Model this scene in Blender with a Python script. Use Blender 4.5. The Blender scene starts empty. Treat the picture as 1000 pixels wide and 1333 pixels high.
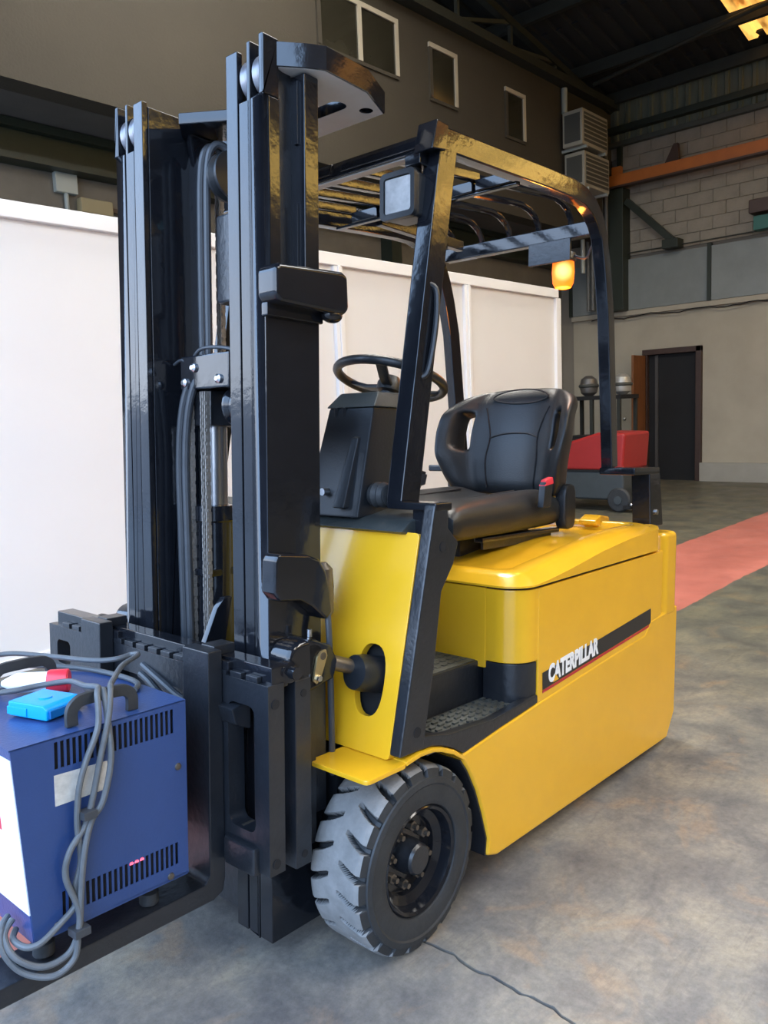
import bpy, bmesh, math, random
from mathutils import Matrix, Vector
random.seed(4)
D = bpy.data
SC = bpy.context.scene
COL = SC.collection

# ------------------------------------------------------------------ camera
# truck frame: origin on the floor below the front axle, x forward, y to the truck's left, z up
PT, YT = math.radians(3.6), math.radians(-1.4)
R_TW = (Matrix.Rotation(PT, 4, 'Y') @ Matrix.Rotation(YT, 4, 'Z')).transposed()   # truck -> world
AZ, PI_ = math.radians(41.1), math.atan(80 / 1043)
fw = Vector((-math.cos(AZ) * math.cos(PI_), -math.sin(AZ) * math.cos(PI_), -math.sin(PI_)))
rt = fw.cross(Vector((0, 0, 1))).normalized()
up = rt.cross(fw)
cm = Matrix((rt, up, -fw)).transposed().to_4x4()
cm.translation = Vector((1.493, 1.7026, 1.235))
cam = D.objects.new('camera', D.cameras.new('camera'))
COL.objects.link(cam)
cam.matrix_world = R_TW @ cm
cam.data.sensor_fit = 'VERTICAL'
cam.data.sensor_height = 36
cam.data.lens = 1043 / 1333 * 36
cam.data.clip_start = .05
SC.camera = cam

# ------------------------------------------------------------------ sky, daylight portal, exposure
SKY = 4.3
ROOF_FILL = 8.5      # unseen pale roof sheets added to brighten the hall
SUNSHEET = 27.0      # roof sheet with the sun behind it, above the truck
GLAZE = 4.0         # low sun on the amber eaves glazing
W = D.worlds.new('sky'); SC.world = W; W.use_nodes = True
nt = W.node_tree; nt.nodes.clear()
o_ = nt.nodes.new('ShaderNodeOutputWorld'); bg = nt.nodes.new('ShaderNodeBackground')
tc = nt.nodes.new('ShaderNodeTexCoord'); sx = nt.nodes.new('ShaderNodeSeparateXYZ'); rp = nt.nodes.new('ShaderNodeValToRGB')
nt.links.new(tc.outputs['Generated'], sx.inputs[0]); nt.links.new(sx.outputs[2], rp.inputs[0])
e = rp.color_ramp.elements
e[0].position = 0.0; e[0].color = (.84, .88, .94, 1)
e[1].position = .42; e[1].color = (.46, .69, 1.08, 1)
nt.links.new(rp.outputs[0], bg.inputs[0]); bg.inputs[1].default_value = SKY
nt.links.new(bg.outputs[0], o_.inputs[0])

def portal(name, loc, rot, sx_, sy_):
    l = D.lights.new(name, 'AREA'); l.shape = 'RECTANGLE'; l.size = sx_; l.size_y = sy_
    l.cycles.is_portal = True
    o = D.objects.new(name, l); COL.objects.link(o); o.location = loc; o.rotation_euler = rot
portal('door_daylight_portal', (2.25, -4.5, 2.5), (0, math.radians(90), 0), 5.0, 17)

vs = SC.view_settings
vs.view_transform = 'Standard'; vs.look = 'None'; vs.gamma = 1; vs.use_curve_mapping = False
vs.exposure = 0.76
SC.cycles.max_bounces = 8
SC.cycles.diffuse_bounces = 5
SC.cycles.sample_clamp_indirect = 6

# ------------------------------------------------------------------ materials
MATS = {}
def mat(name, col, rough=.5, metal=0, noise=0, nscale=8, bump=0, bscale=30, col2=None, coat=0, emit=0, spec=.5, stretch=None):
    if name in MATS: return MATS[name]
    m = D.materials.new(name); m.use_nodes = True; MATS[name] = m
    n = m.node_tree; b = n.nodes['Principled BSDF']
    b.inputs['Base Color'].default_value = (*col, 1); b.inputs['Roughness'].default_value = rough
    b.inputs['Metallic'].default_value = metal; b.inputs['Coat Weight'].default_value = coat
    b.inputs['Coat Roughness'].default_value = .08
    b.inputs['Specular IOR Level'].default_value = spec
    if emit:
        b.inputs['Emission Color'].default_value = (*col, 1); b.inputs['Emission Strength'].default_value = emit
    t = n.nodes.new('ShaderNodeTexCoord'); src = t.outputs['Object']
    if stretch:
        mp = n.nodes.new('ShaderNodeMapping'); mp.inputs['Scale'].default_value = stretch
        n.links.new(src, mp.inputs[0]); src = mp.outputs[0]
    if noise or col2:
        x = n.nodes.new('ShaderNodeTexNoise'); x.inputs['Scale'].default_value = nscale; x.inputs['Detail'].default_value = 6
        x.inputs['Roughness'].default_value = .6
        n.links.new(src, x.inputs['Vector'])
        r = n.nodes.new('ShaderNodeValToRGB')
        c2 = col2 or tuple(c * (1 - noise) for c in col)
        r.color_ramp.elements[0].position = .32; r.color_ramp.elements[1].position = .68
        r.color_ramp.elements[0].color = (*c2, 1); r.color_ramp.elements[1].color = (*col, 1)
        n.links.new(x.outputs[0], r.inputs[0]); n.links.new(r.outputs[0], b.inputs['Base Color'])
    if bump:
        x = n.nodes.new('ShaderNodeTexNoise'); x.inputs['Scale'].default_value = bscale; x.inputs['Detail'].default_value = 4
        n.links.new(src, x.inputs['Vector'])
        p = n.nodes.new('ShaderNodeBump'); p.inputs['Strength'].default_value = bump; p.inputs['Distance'].default_value = .01
        n.links.new(x.outputs[0], p.inputs['Height']); n.links.new(p.outputs[0], b.inputs['Normal'])
    return m

M_BLK = mat('black_gloss_paint', (.009, .010, .013), .11, bump=.045, bscale=40, noise=.25, nscale=20, spec=.52)
M_BLK2 = mat('black_satin_paint', (.014, .016, .020), .32, bump=.12, bscale=60, noise=.3, nscale=14, spec=.6)
M_YEL = mat('yellow_paint', (.79, .418, .016), .24, noise=.06, nscale=5, coat=.35, bump=.015, bscale=12)
M_RUB = mat('tyre_rubber', (.25, .245, .235), .8, noise=.35, nscale=16, bump=.2, bscale=90)
M_RUBS = mat('sidewall_rubber', (.026, .028, .03), .6, noise=.3, nscale=16, bump=.15, bscale=60)
M_HOSE = mat('hose_rubber', (.042, .046, .052), .42, noise=.2, nscale=30)
M_CABLE = mat('cable_sheath', (.10, .108, .115), .5, noise=.2, nscale=40)
M_VIN = mat('seat_vinyl', (.011, .0125, .014), .40, bump=.10, bscale=220, spec=.42)
M_PLA = mat('dark_plastic', (.011, .013, .016), .40, bump=.06, bscale=120)
M_STEEL = mat('bright_steel', (.55, .56, .58), .28, 1, bump=.05)
M_WORN = mat('worn_steel', (.2, .17, .14), .4, .8, noise=.4, nscale=40)
M_CHAIN = mat('oiled_chain', (.27, .24, .21), .5, .3, noise=.4, nscale=120)
M_BRASS = mat('zinc_yellow_plate', (.5, .4, .22), .3, .9)
M_TREAD = mat('worn_tread_plate', (.115, .12, .108), .45, .3, noise=.5, nscale=25)
M_HOLE = mat('shadow_black', (.004, .004, .005), .8)
M_DASHT = mat('grey_green_moulding', (.035, .042, .042), .45, bump=.06, bscale=150)
M_BLUE = mat('blue_powder_coat', (.022, .053, .165), .36, bump=.08, bscale=160, noise=.12, nscale=6)
M_WHITE = mat('white_plastic', (.8, .8, .79), .4, noise=.03)
M_LAB = mat('worn_paper_label', (.62, .6, .54), .6, col2=(.33, .31, .28), nscale=22)
M_CYAN = mat('blue_connector_plastic', (.0, .30, .72), .35)
M_RED = mat('red_plastic', (.62, .03, .05), .35)
M_GLASS = mat('lamp_glass', (.52, .51, .50), .45, noise=.35, nscale=25, spec=.15)
M_UNDER = mat('underside_grey', (.46, .44, .42), .6, noise=.1, nscale=12)  # pale grey on the undersides of guard header and tie plate
M_ROLL = mat('dull_roller_steel', (.22, .22, .24), .35, .7)
M_BEAC = mat('lit_amber_lens', (1, .17, .008), .3, emit=1.6)
M_BEACH = mat('lit_amber_core', (1, .72, .22), .3, emit=6)
M_DEC = mat('black_decal', (.018, .018, .02), .4)
M_DECR = mat('red_decal', (.45, .02, .03), .4)
M_DECW = mat('white_decal', (.82, .82, .82), .4)

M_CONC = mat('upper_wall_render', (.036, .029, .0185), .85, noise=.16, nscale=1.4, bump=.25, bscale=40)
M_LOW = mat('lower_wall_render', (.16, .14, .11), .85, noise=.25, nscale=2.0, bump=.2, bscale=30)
M_PLAST = mat('back_wall_plaster', (.38, .335, .255), .8, noise=.14, nscale=1.6, bump=.15, bscale=24)
M_BLOCK = mat('grey_block', (.27, .235, .185), .9, noise=.2, nscale=6, bump=.35, bscale=40)
M_MORT = mat('mortar', (.22, .19, .15), .95)
M_CLAD = mat('green_cladding', (.12, .125, .085), .5, noise=.25, nscale=3, stretch=(1, 4, .4))
M_GRN = mat('dark_green_steel', (.016, .022, .013), .5, noise=.2)
M_SHEET = mat('grey_sheet_panel', (.20, .215, .205), .45, noise=.18, nscale=2.5)
M_ORNG = mat('orange_rail_paint', (.40, .115, .015), .5, noise=.15, nscale=5)
M_ROOF = mat('dark_roof_sheet', (.014, .014, .013), .8, noise=.3, nscale=2)
M_STL = mat('dark_truss_steel', (.022, .024, .018), .6, noise=.3)
M_WIN = mat('dim_window_glass', (.03, .027, .018), .12, noise=.5, nscale=1.5, spec=.5)
M_WFR = mat('pale_window_frame', (.36, .32, .25), .5)
M_PART = mat('white_partition_panel', (.74, .725, .70), .38, noise=.04, nscale=1.2, bump=.02, bscale=6)
M_PARTF = mat('white_partition_frame', (.80, .79, .77), .32)
M_WOOD = mat('orange_brown_door', (.20, .075, .022), .45, noise=.3, nscale=5, stretch=(6, 6, .6))
M_DFR = mat('dark_brown_frame', (.045, .022, .014), .5, noise=.2)
M_AC = mat('dim_white_casing', (.28, .26, .21), .5)
M_ACD = mat('dark_grille', (.05, .05, .043), .6)
M_PIPE = mat('pale_conduit', (.30, .32, .29), .45)
def skyl_mat():
    m = mat('amber_skylight_sheet', (1, .50, .11), .5, emit=1.0); n = m.node_tree; b = n.nodes['Principled BSDF']
    t = n.nodes.new('ShaderNodeTexCoord'); mp = n.nodes.new('ShaderNodeMapping'); mp.inputs['Scale'].default_value = (1.2, 3.2, 1)
    x = n.nodes.new('ShaderNodeTexNoise'); x.inputs['Scale'].default_value = 1.6; x.inputs['Detail'].default_value = 3
    r = n.nodes.new('ShaderNodeValToRGB'); r.color_ramp.elements[0].position = .38; r.color_ramp.elements[1].position = .62
    r.color_ramp.elements[0].color = (.12, .045, .006, 1); r.color_ramp.elements[1].color = (.85, .46, .10, 1)
    n.links.new(t.outputs['Object'], mp.inputs[0]); n.links.new(mp.outputs[0], x.inputs['Vector']); n.links.new(x.outputs[0], r.inputs[0])
    n.links.new(r.outputs[0], b.inputs['Emission Color']); return m
M_SKYL = skyl_mat()
M_SCR = mat('scrubber_red_tank', (.34, .02, .018), .4, noise=.1)
M_SCG = mat('scrubber_grey_body', (.045, .055, .06), .5, noise=.15)
M_YARD = mat('grey_yard_asphalt', (.27, .27, .27), .9, noise=.15)

def floor_mat():
    m = D.materials.new('stained_concrete_floor'); m.use_nodes = True
    n = m.node_tree; L = n.links; b = n.nodes['Principled BSDF']
    t = n.nodes.new('ShaderNodeTexCoord'); P = t.outputs['Object']
    def noise(sc, det=6, ro=.6, vec=None, dist=0):
        x = n.nodes.new('ShaderNodeTexNoise'); x.inputs['Scale'].default_value = sc; x.inputs['Detail'].default_value = det
        x.inputs['Roughness'].default_value = ro; x.inputs['Distortion'].default_value = dist
        L.new(vec or P, x.inputs['Vector']); return x.outputs[0]
    def ramp(f, *st):
        r = n.nodes.new('ShaderNodeValToRGB'); el = r.color_ramp.elements
        while len(el) < len(st): el.new(.5)
        for q, (p, c) in zip(el, st): q.position = p; q.color = (*c, 1)
        L.new(f, r.inputs[0]); return r.outputs[0]
    def mix(f, a, c, mode='MIX'):
        x = n.nodes.new('ShaderNodeMix'); x.data_type = 'RGBA'; x.blend_type = mode
        for s, v in ((0, f), (6, a), (7, c)):
            if isinstance(v, (int, float)): x.inputs[s].default_value = v
            elif isinstance(v, tuple): x.inputs[s].default_value = (*v, 1)
            else: L.new(v, x.inputs[s])
        return x.outputs[2]
    def mth(op, a, c=None):
        x = n.nodes.new('ShaderNodeMath'); x.operation = op
        for s, v in ((0, a), (1, c)):
            if v is None: continue
            if isinstance(v, (int, float)): x.inputs[s].default_value = v
            else: L.new(v, x.inputs[s])
        return x.outputs[0]
    base = ramp(noise(3.2, 11, .66, dist=.35), (.36, (.13, .128, .135)), (.5, (.215, .206, .195)), (.64, (.32, .29, .24)))
    patch = ramp(noise(4.3, 8, .6, dist=.9), (.54, (0, 0, 0)), (.66, (1, 1, 1)))
    base = mix(mth('MULTIPLY', patch, .6), base, (.36, .26, .175))
    dk = ramp(noise(9, 10, .72, dist=.7), (.55, (0, 0, 0)), (.75, (1, 1, 1)))
    base = mix(mth('MULTIPLY', dk, .6), base, (.10, .105, .115))
    sc_ = n.nodes.new('ShaderNodeMapping'); sc_.inputs['Rotation'].default_value = (0, 0, .9); sc_.inputs['Scale'].default_value = (1.2, 9, 1); L.new(P, sc_.inputs[0])
    stk = ramp(noise(2.2, 7, .7, sc_.outputs[0], .8), (.54, (0, 0, 0)), (.64, (1, 1, 1)))
    base = mix(mth('MULTIPLY', stk, .4), base, (.15, .14, .135))
    fine = ramp(noise(45, 5, .75), (.3, (.72, .72, .72)), (.7, (1.14, 1.14, 1.14)))
    base = mix(1.0, base, fine, 'MULTIPLY')
    base = mix(1.0, base, (.95, .90, .82), 'MULTIPLY')
    # greenish polish, with daylight falloff painted darker further inside, red walkway paint
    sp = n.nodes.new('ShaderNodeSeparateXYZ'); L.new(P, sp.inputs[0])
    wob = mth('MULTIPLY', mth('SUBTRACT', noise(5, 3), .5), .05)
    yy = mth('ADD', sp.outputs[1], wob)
    inward_falloff = ramp(mth('MULTIPLY', mth('ADD', sp.outputs[0], mth('MULTIPLY', noise(1.1, 5), 1.6)), -.16), (.0, (1, 1, 1)), (.42, (.46, .49, .42)))
    base = mix(1.0, base, inward_falloff, 'MULTIPLY')
    inside = mth('MULTIPLY', mth('GREATER_THAN', yy, -1.23), mth('LESS_THAN', yy, -.28))
    worn = ramp(noise(9, 8, .75), (.28, (.35, .35, .35)), (.42, (1, 1, 1)))
    red = ramp(noise(2.2, 6), (.3, (.32, .09, .066)), (.7, (.46, .145, .108)))
    base = mix(mth('MULTIPLY', inside, worn), base, red)
    L.new(base, b.inputs['Base Color'])
    L.new(ramp(noise(2.4, 6), (.3, (.36, .36, .36)), (.7, (.62, .62, .62))), b.inputs['Roughness'])
    bp = n.nodes.new('ShaderNodeBump'); bp.inputs['Strength'].default_value = .18; bp.inputs['Distance'].default_value = .01
    L.new(noise(38, 6, .7), bp.inputs['Height']); L.new(bp.outputs[0], b.inputs['Normal'])
    return m
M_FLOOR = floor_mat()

# ------------------------------------------------------------------ mesh helpers
def crom(pts, k=6, closed=False):
    pts = [Vector(p) for p in pts]; n = len(pts); out = []
    rng = range(n if closed else n - 1)
    for i in rng:
        g = (lambda j: pts[j % n]) if closed else (lambda j: pts[max(0, min(n - 1, j))])
        a, b, c, d = g(i - 1), g(i), g(i + 1), g(i + 2)
        for s in range(k):
            t = s / k
            out.append(.5 * ((2 * b) + (c - a) * t + (2 * a - 5 * b + 4 * c - d) * t * t + (3 * b - a - 3 * c + d) * t ** 3))
    if not closed: out.append(pts[-1])
    return out

class MB:
    def __init__(s): s.v = []; s.f = []
    def add(s, vs, fs):
        k = len(s.v); s.v += [tuple(v) for v in vs]; s.f += [tuple(i + k for i in f) for f in fs]; return s
    def hexa(s, p):     # p: 4 bottom, 4 top, both counter-clockwise
        return s.add(p, [(3, 2, 1, 0), (4, 5, 6, 7), (0, 1, 5, 4), (1, 2, 6, 5), (2, 3, 7, 6), (3, 0, 4, 7)])
    def box(s, x0, x1, y0, y1, z0, z1):
        return s.hexa([(x0, y0, z0), (x1, y0, z0), (x1, y1, z0), (x0, y1, z0), (x0, y0, z1), (x1, y0, z1), (x1, y1, z1), (x0, y1, z1)])
    def prism(s, poly, ax, a, b):
        def P(u, v, w): return {'x': (w, u, v), 'y': (u, w, v), 'z': (u, v, w)}[ax]
        n = len(poly)
        vs = [P(u, v, a) for u, v in poly] + [P(u, v, b) for u, v in poly]
        return s.add(vs, [tuple(range(n))[::-1], tuple(range(n, 2 * n))] + [(i, (i + 1) % n, n + (i + 1) % n, n + i) for i in range(n)])
    def sweep(s, path, hw, hh, upv=(0, 0, 1)):      # rectangular section along a path
        path = [Vector(p) for p in path]; n = len(path); vs = []; U = Vector(upv)
        for i, p in enumerate(path):
            d = (path[min(i + 1, n - 1)] - path[max(i - 1, 0)]).normalized()
            side = d.cross(U).normalized(); u2 = side.cross(d)
            for a, b in ((-1, -1), (1, -1), (1, 1), (-1, 1)): vs.append(p + side * hw * a + u2 * hh * b)
        fs = [(3, 2, 1, 0), tuple(4 * (n - 1) + i for i in range(4))]
        for i in range(n - 1):
            for j in range(4): fs.append((4 * i + j, 4 * i + (j + 1) % 4, 4 * i + 4 + (j + 1) % 4, 4 * i + 4 + j))
        return s.add(vs, fs)
    def tube(s, path, r, n=10, closed=False):
        path = [Vector(p) for p in path]; m = len(path); vs = []; ref = Vector((.3, .5, .81))
        rr = r if isinstance(r, (list, tuple)) else [r] * m
        side = None
        for i, p in enumerate(path):
            a = path[(i - 1) % m] if closed else path[max(i - 1, 0)]
            b = path[(i + 1) % m] if closed else path[min(i + 1, m - 1)]
            d = (b - a).normalized()
            if side is None: side = d.cross(ref).normalized()
            side = (side - d * side.dot(d)).normalized(); u2 = d.cross(side)
            for k in range(n):
                t = 2 * math.pi * k / n; vs.append(p + (side * math.cos(t) + u2 * math.sin(t)) * rr[i])
        fs = []
        for i in range(m if closed else m - 1):
            j = (i + 1) % m
            for k in range(n): fs.append((i * n + k, i * n + (k + 1) % n, j * n + (k + 1) % n, j * n + k))
        if not closed: fs += [tuple(range(n))[::-1], tuple((m - 1) * n + k for k in range(n))]
        return s.add(vs, fs)
    def lathe(s, prof, c, ax='z', n=24, axis=None, caps=True):  # prof: (radius, height along axis)
        A = Vector(axis).normalized() if axis else Vector({'x': (1, 0, 0), 'y': (0, 1, 0), 'z': (0, 0, 1)}[ax])
        U = A.orthogonal().normalized(); V = A.cross(U); c = Vector(c); vs = []; m = len(prof)
        for r, h in prof:
            for k in range(n):
                t = 2 * math.pi * k / n; vs.append(c + A * h + (U * math.cos(t) + V * math.sin(t)) * max(r, 1e-5))
        fs = [(i * n + k, i * n + (k + 1) % n, i * n + n + (k + 1) % n, i * n + n + k) for i in range(m - 1) for k in range(n)]
        if caps: fs += [tuple(range(n))[::-1], tuple((m - 1) * n + k for k in range(n))]
        return s.add(vs, fs)
    def cyl(s, c, r, h0, h1, ax='z', n=20, axis=None): return s.lathe([(r, h0), (r, h1)], c, ax, n, axis)
    def ellip(s, c, rx, ry, rz, n=16, m=10):
        vs = []
        for i in range(m + 1):
            p = math.pi * i / m
            for k in range(n):
                t = 2 * math.pi * k / n
                vs.append((c[0] + rx * math.sin(p) * math.cos(t), c[1] + ry * math.sin(p) * math.sin(t), c[2] + rz * math.cos(p)))
        return s.add(vs, [(i * n + k, i * n + n + k, i * n + n + (k + 1) % n, i * n + (k + 1) % n) for i in range(m) for k in range(n)])
    def mesh(s, name, bevel=0, seg=2, ang=32, weld=True):
        bm = bmesh.new()
        vs = [bm.verts.new(v) for v in s.v]
        for f in s.f:
            try: bm.faces.new([vs[i] for i in f])
            except ValueError: pass
        if weld: bmesh.ops.remove_doubles(bm, verts=bm.verts, dist=1e-5)
        bmesh.ops.recalc_face_normals(bm, faces=bm.faces)
        return finish(bm, name, bevel, seg, ang)
    def build(s, name, m, parent=None, bevel=0, seg=2, ang=32):
        return link(name, s.mesh(name, bevel, seg, ang), m, parent)

BEV = set()
def finish(bm, name, bevel, seg, ang):
    if bevel:
        ed = [e for e in bm.edges if len(e.link_faces) == 2 and e.calc_face_angle(0) > math.radians(38)]
        bmesh.ops.bevel(bm, geom=ed, offset=bevel, segments=seg, profile=.5, affect='EDGES', clamp_overlap=True)
    for f in bm.faces: f.smooth = True
    for e in bm.edges:
        if len(e.link_faces) == 2 and e.calc_face_angle(0) > math.radians(ang): e.smooth = False
    me = D.meshes.new(name); bm.to_mesh(me); bm.free()
    if bevel: BEV.add(me.name)
    return me

def link(name, me, m, parent=None):
    o = D.objects.new(name, me); COL.objects.link(o)
    if m and not me.materials: me.materials.append(m)
    if parent: o.parent = parent
    if me.name in BEV:
        wn = o.modifiers.new('flat_faces', 'WEIGHTED_NORMAL'); wn.keep_sharp = True; wn.weight = 100; wn.mode = 'FACE_AREA'
    return o

def again(o, loc=None, parent=None, mtx=None):
    c = o.copy(); COL.objects.link(c)
    if parent: c.parent = parent
    if mtx is not None: c.matrix_local = mtx
    elif loc is not None: c.location = loc
    return c

def plate(name, outline, holes, t, mtx, m, parent=None, bevel=0, ang=32):
    """flat plate with real holes; local u,v in the plane, thickness t centred on it"""
    cu = D.curves.new(name, 'CURVE'); cu.dimensions = '2D'; cu.fill_mode = 'BOTH'; cu.extrude = t / 2
    for pl in [outline] + holes:
        sp = cu.splines.new('POLY'); sp.points.add(len(pl) - 1); sp.use_cyclic_u = True
        for q, (u, v) in zip(sp.points, pl): q.co = (u, v, 0, 1)
    ob = D.objects.new(name, cu); COL.objects.link(ob)
    dg = bpy.context.evaluated_depsgraph_get()
    me = D.meshes.new_from_object(ob.evaluated_get(dg))
    D.objects.remove(ob); D.curves.remove(cu)
    bm = bmesh.new(); bm.from_mesh(me); D.meshes.remove(me)
    bmesh.ops.remove_doubles(bm, verts=bm.verts, dist=1e-5)
    bm.transform(mtx); bmesh.ops.recalc_face_normals(bm, faces=bm.faces)
    me = finish(bm, name, bevel, 2, ang); me.materials.clear()
    return link(name, me, m, parent)

def frame(origin, u, v):
    u = Vector(u).normalized(); v = Vector(v); w = u.cross(v).normalized(); v = w.cross(u)
    mt = Matrix((u, v, w)).transposed().to_4x4(); mt.translation = Vector(origin); return mt
def oval(cu, cv, a, b, n=24, p=2.0):
    out = []
    for k in range(n):
        t = 2 * math.pi * k / n; c, s_ = math.cos(t), math.sin(t)
        out.append((cu + a * math.copysign(abs(c) ** (2 / p), c), cv + b * math.copysign(abs(s_) ** (2 / p), s_)))
    return out
def rrect(x0, x1, y0, y1, r, n=6):
    out = []
    for cx, cy, a0 in ((x1 - r, y1 - r, 0), (x0 + r, y1 - r, 90), (x0 + r, y0 + r, 180), (x1 - r, y0 + r, 270)):
        for k in range(n + 1):
            a = math.radians(a0 + 90 * k / n); out.append((cx + r * math.cos(a), cy + r * math.sin(a)))
    return out

def thing(name, label, cat, loc=(0, 0, 0), group=None, mtx=None):
    o = D.objects.new(name, None); COL.objects.link(o); o.empty_display_size = .1
    if mtx is not None: o.matrix_world = mtx
    else: o.location = loc
    return tag(o, label, cat, group)
def tag(o, label, cat, group=None):
    o['label'] = label; o['category'] = cat
    if group: o['group'] = group
    return o
def struct(o):
    o['kind'] = 'structure'; return o
def stuff(o):
    o['kind'] = 'stuff'; return o
def interp(x, tab):
    tab = sorted(tab)
    if x <= tab[0][0]: return tab[0][1]
    for (a, b), (c, d) in zip(tab, tab[1:]):
        if x <= c: return b + (d - b) * (x - a) / (c - a)
    return tab[-1][1]

# ================================================================== THE BUILDING (world frame)
# floor: cast slabs over a dark base, one ragged joint crossing beside the front wheel
fl = struct(MB().box(-16, 2.4, -12, 9.2, -.10, -.02).build('floor', M_HOLE))
def jag(y): return .004 * math.sin(y * 7.1) + .004 * math.sin(y * 19.3 + 1) + .004 * math.sin(y * 47 + 2) + .0025 * math.sin(y * 113)
def slab(x0, x1, y0, y1, rag0, rag1):
    N = 700; ys = [y0 + (y1 - y0) * i / N for i in range(N + 1)]
    pts = [(x1 + (jag(y) - .004 if rag1 else 0), y) for y in ys] + [(x0 + (jag(y) + .003 + .003 * abs(math.sin(y * 31)) if rag0 else 0), y) for y in ys[::-1]]
    return MB().prism(pts, 'z', -.03, 0).build('floor_slab', M_FLOOR, fl)
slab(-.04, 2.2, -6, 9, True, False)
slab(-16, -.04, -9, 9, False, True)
struct(MB().box(2.2, 60, -50, 50, -.12, -.004).build('floor_yard', M_YARD))

MB_ = MB().box(16, 26, -60, 40, 0, 4.0)
struct(MB_.build('added_facade_block', mat('added_facade', (.42, .43, .45), .9, noise=.2, nscale=.5)))  # unseen block added to dim the horizon mirrored in the mast
# left wall: rendered upper storey on an overhang, with windows
YU, YL = -4.85, -5.85
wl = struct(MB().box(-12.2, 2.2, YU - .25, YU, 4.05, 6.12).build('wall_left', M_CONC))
struct(MB().box(-12.2, 2.2, YL, YU - .25, 4.06, 4.2).build('trim_6', mat('soffit_grey', (.085, .078, .07), .9, noise=.2, nscale=2)))
wlo = struct(MB().box(-12.2, 2.2, YL - .25, YL, 0, 4.05).build('wall_lower', M_LOW))
# green beam under the soffit
gb = MB(); gb.box(-12, 2.2, YL, YL + .20, 3.98, 4.05); gb.box(-12, 2.2, YL + .08, YL + .11, 3.76, 3.98); gb.box(-12, 2.2, YL, YL + .2, 3.70, 3.76)
sb_ = struct(gb.build('trim_5', M_GRN))
MB().box(-7.2, -7.0, YL, YL + .2, 0, 3.7).build('wall_post', M_GRN, sb_)
struct(MB().box(-12, 2.2, YU - .2, YU + .16, 6.125, 6.24).build('trim_7', M_STL))
def window(n, x0, x1, z0, z1, split):
    w = struct(MB().box(x0, x1, YU - .02, YU + .012, z0, z1).build(f'window_{n}', M_WIN))
    t = .055
    MB().box(x0 - t, x1 + t, YU, YU + .03, z1, z1 + t).build('frame_head', M_WFR, w)
    for x in (x0 - t, x1): 
        MB().box(x, x + t, YU, YU + .03, z0 - .0, z1).build('frame_jamb', M_WFR if x < x0 else M_CONC, w)
    MB().box(x0 - t, x1 + t, YU, YU + .02, z0 - .04, z0).build('window_sill', M_CONC, w)
    if split: MB().box((x0 + x1) / 2 - .03, (x0 + x1) / 2 + .03, YU, YU + .03, z0, z1).build('mullion', M_WFR, w)
window(1, -6.27, -5.06, 5.28, 5.86, True)
window(2, -7.42, -6.96, 5.20, 5.79, False)
window(3, -9.03, -8.63, 5.11, 5.69, False)

# back wall
XB = -11.8
wb = struct(MB().box(XB - .3, XB, -12, 9, 0, 6.35).build('wall_back', M_MORT))
# plaster field with the door opening
MB().box(XB, XB + .03, -3.36, 9, 0, 2.80).build('plaster_field', M_PLAST, wb)
MB().box(XB, XB + .03, -5.6, -4.22, 0, 2.80).build('plaster_field', M_PLAST, wb)
MB().box(XB, XB + .03, -4.22, -3.36, 2.12, 2.80).build('plaster_field', M_PLAST, wb)
MB().box(XB + .03, XB + .12, -3.30, 9, 0, .30).build('plinth', mat('plinth_grey', (.32, .30, .255), .7, noise=.15, nscale=3), wb)
MB().box(XB, XB + .10, -5.6, 9, 2.78, 2.86).build('ledge', M_PLAST, wb)
cb = [(XB + .11, -5.2 + .12 * i, 2.755 + .018 * math.sin(i * .9) + .008 * math.sin(i * 2.3)) for i in range(60)]
MB().tube(cb, .009, 6).build('wall_cable', M_HOLE, wb)
# grey sheet panels above the ledge
for i, y in enumerate((-5.6, -3.17, -1.75, -.3, 1.2)):
    MB().box(XB + .06, XB + .10, y + .012, (-3.17, -1.75, -.3, 1.2, 2.7)[i] - .012, 2.865, 3.70).build('sheet_panel', M_SHEET, wb, .006)
    MB().box(XB + .05, XB + .13, y - .03, y + .03, 2.86, 3.74).build('panel_post', M_GRN, wb)
MB().tube([(XB + .12, -5.2, 3.80), (XB + .12, -3.2, 3.79), (XB + .12, 2, 3.80)], .012, 6).build('rail_wire', M_STL, wb)
# masonry above, block by block
blk = None
for r in range(9):
    for c in range(-1, 20):
        y = -4.95 + c * .40 + (.2 if r % 2 else 0)
        if y < -5.1 or y > 2.6: continue
        if blk is None:
            blk = MB().box(0, .035, .0025, .3975, .0025, .1975).build('block', M_BLOCK, wb, .003, 1); o = blk
        else: o = again(blk, parent=wb)
        o.location = (XB + random.uniform(-.006, .006), y, 3.76 + r * .2)
# corrugated cladding above
def corr(y0, y1, z0, z1, pitch=.2, d=.03):
    m = MB(); n = int((y1 - y0) / pitch); pr = []
    for i in range(n):
        a = y0 + i * pitch; pr += [(a, 0), (a + pitch * .55, 0), (a + pitch * .65, d), (a + pitch * .9, d)]
    pr.append((y0 + n * pitch, 0))
    vs = [(XB + .05 + h, y, z) for z in (z0, z1) for y, h in pr]; k = len(pr)
    m.add(vs, [(i, i + 1, k + i + 1, k + i) for i in range(k - 1)])
    return m
corr(-4.9, -1, 5.55, 6.36).build('cladding_sheet', M_CLAD, wb)
corr(-1, 9, 5.55, 6.36).build('cladding_sheet', M_CLAD, wb)
MB().box(XB + .08, XB + .22, -5.0, 9, 5.74, 5.84).build('cladding_rail', M_GRN, wb, .01)
MB().box(XB + .04, XB + .14, -5.0, 9, 5.54, 5.62).build('cladding_rail', mat('grey_green_steel', (.05, .055, .045), .5), wb, .01)
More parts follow.
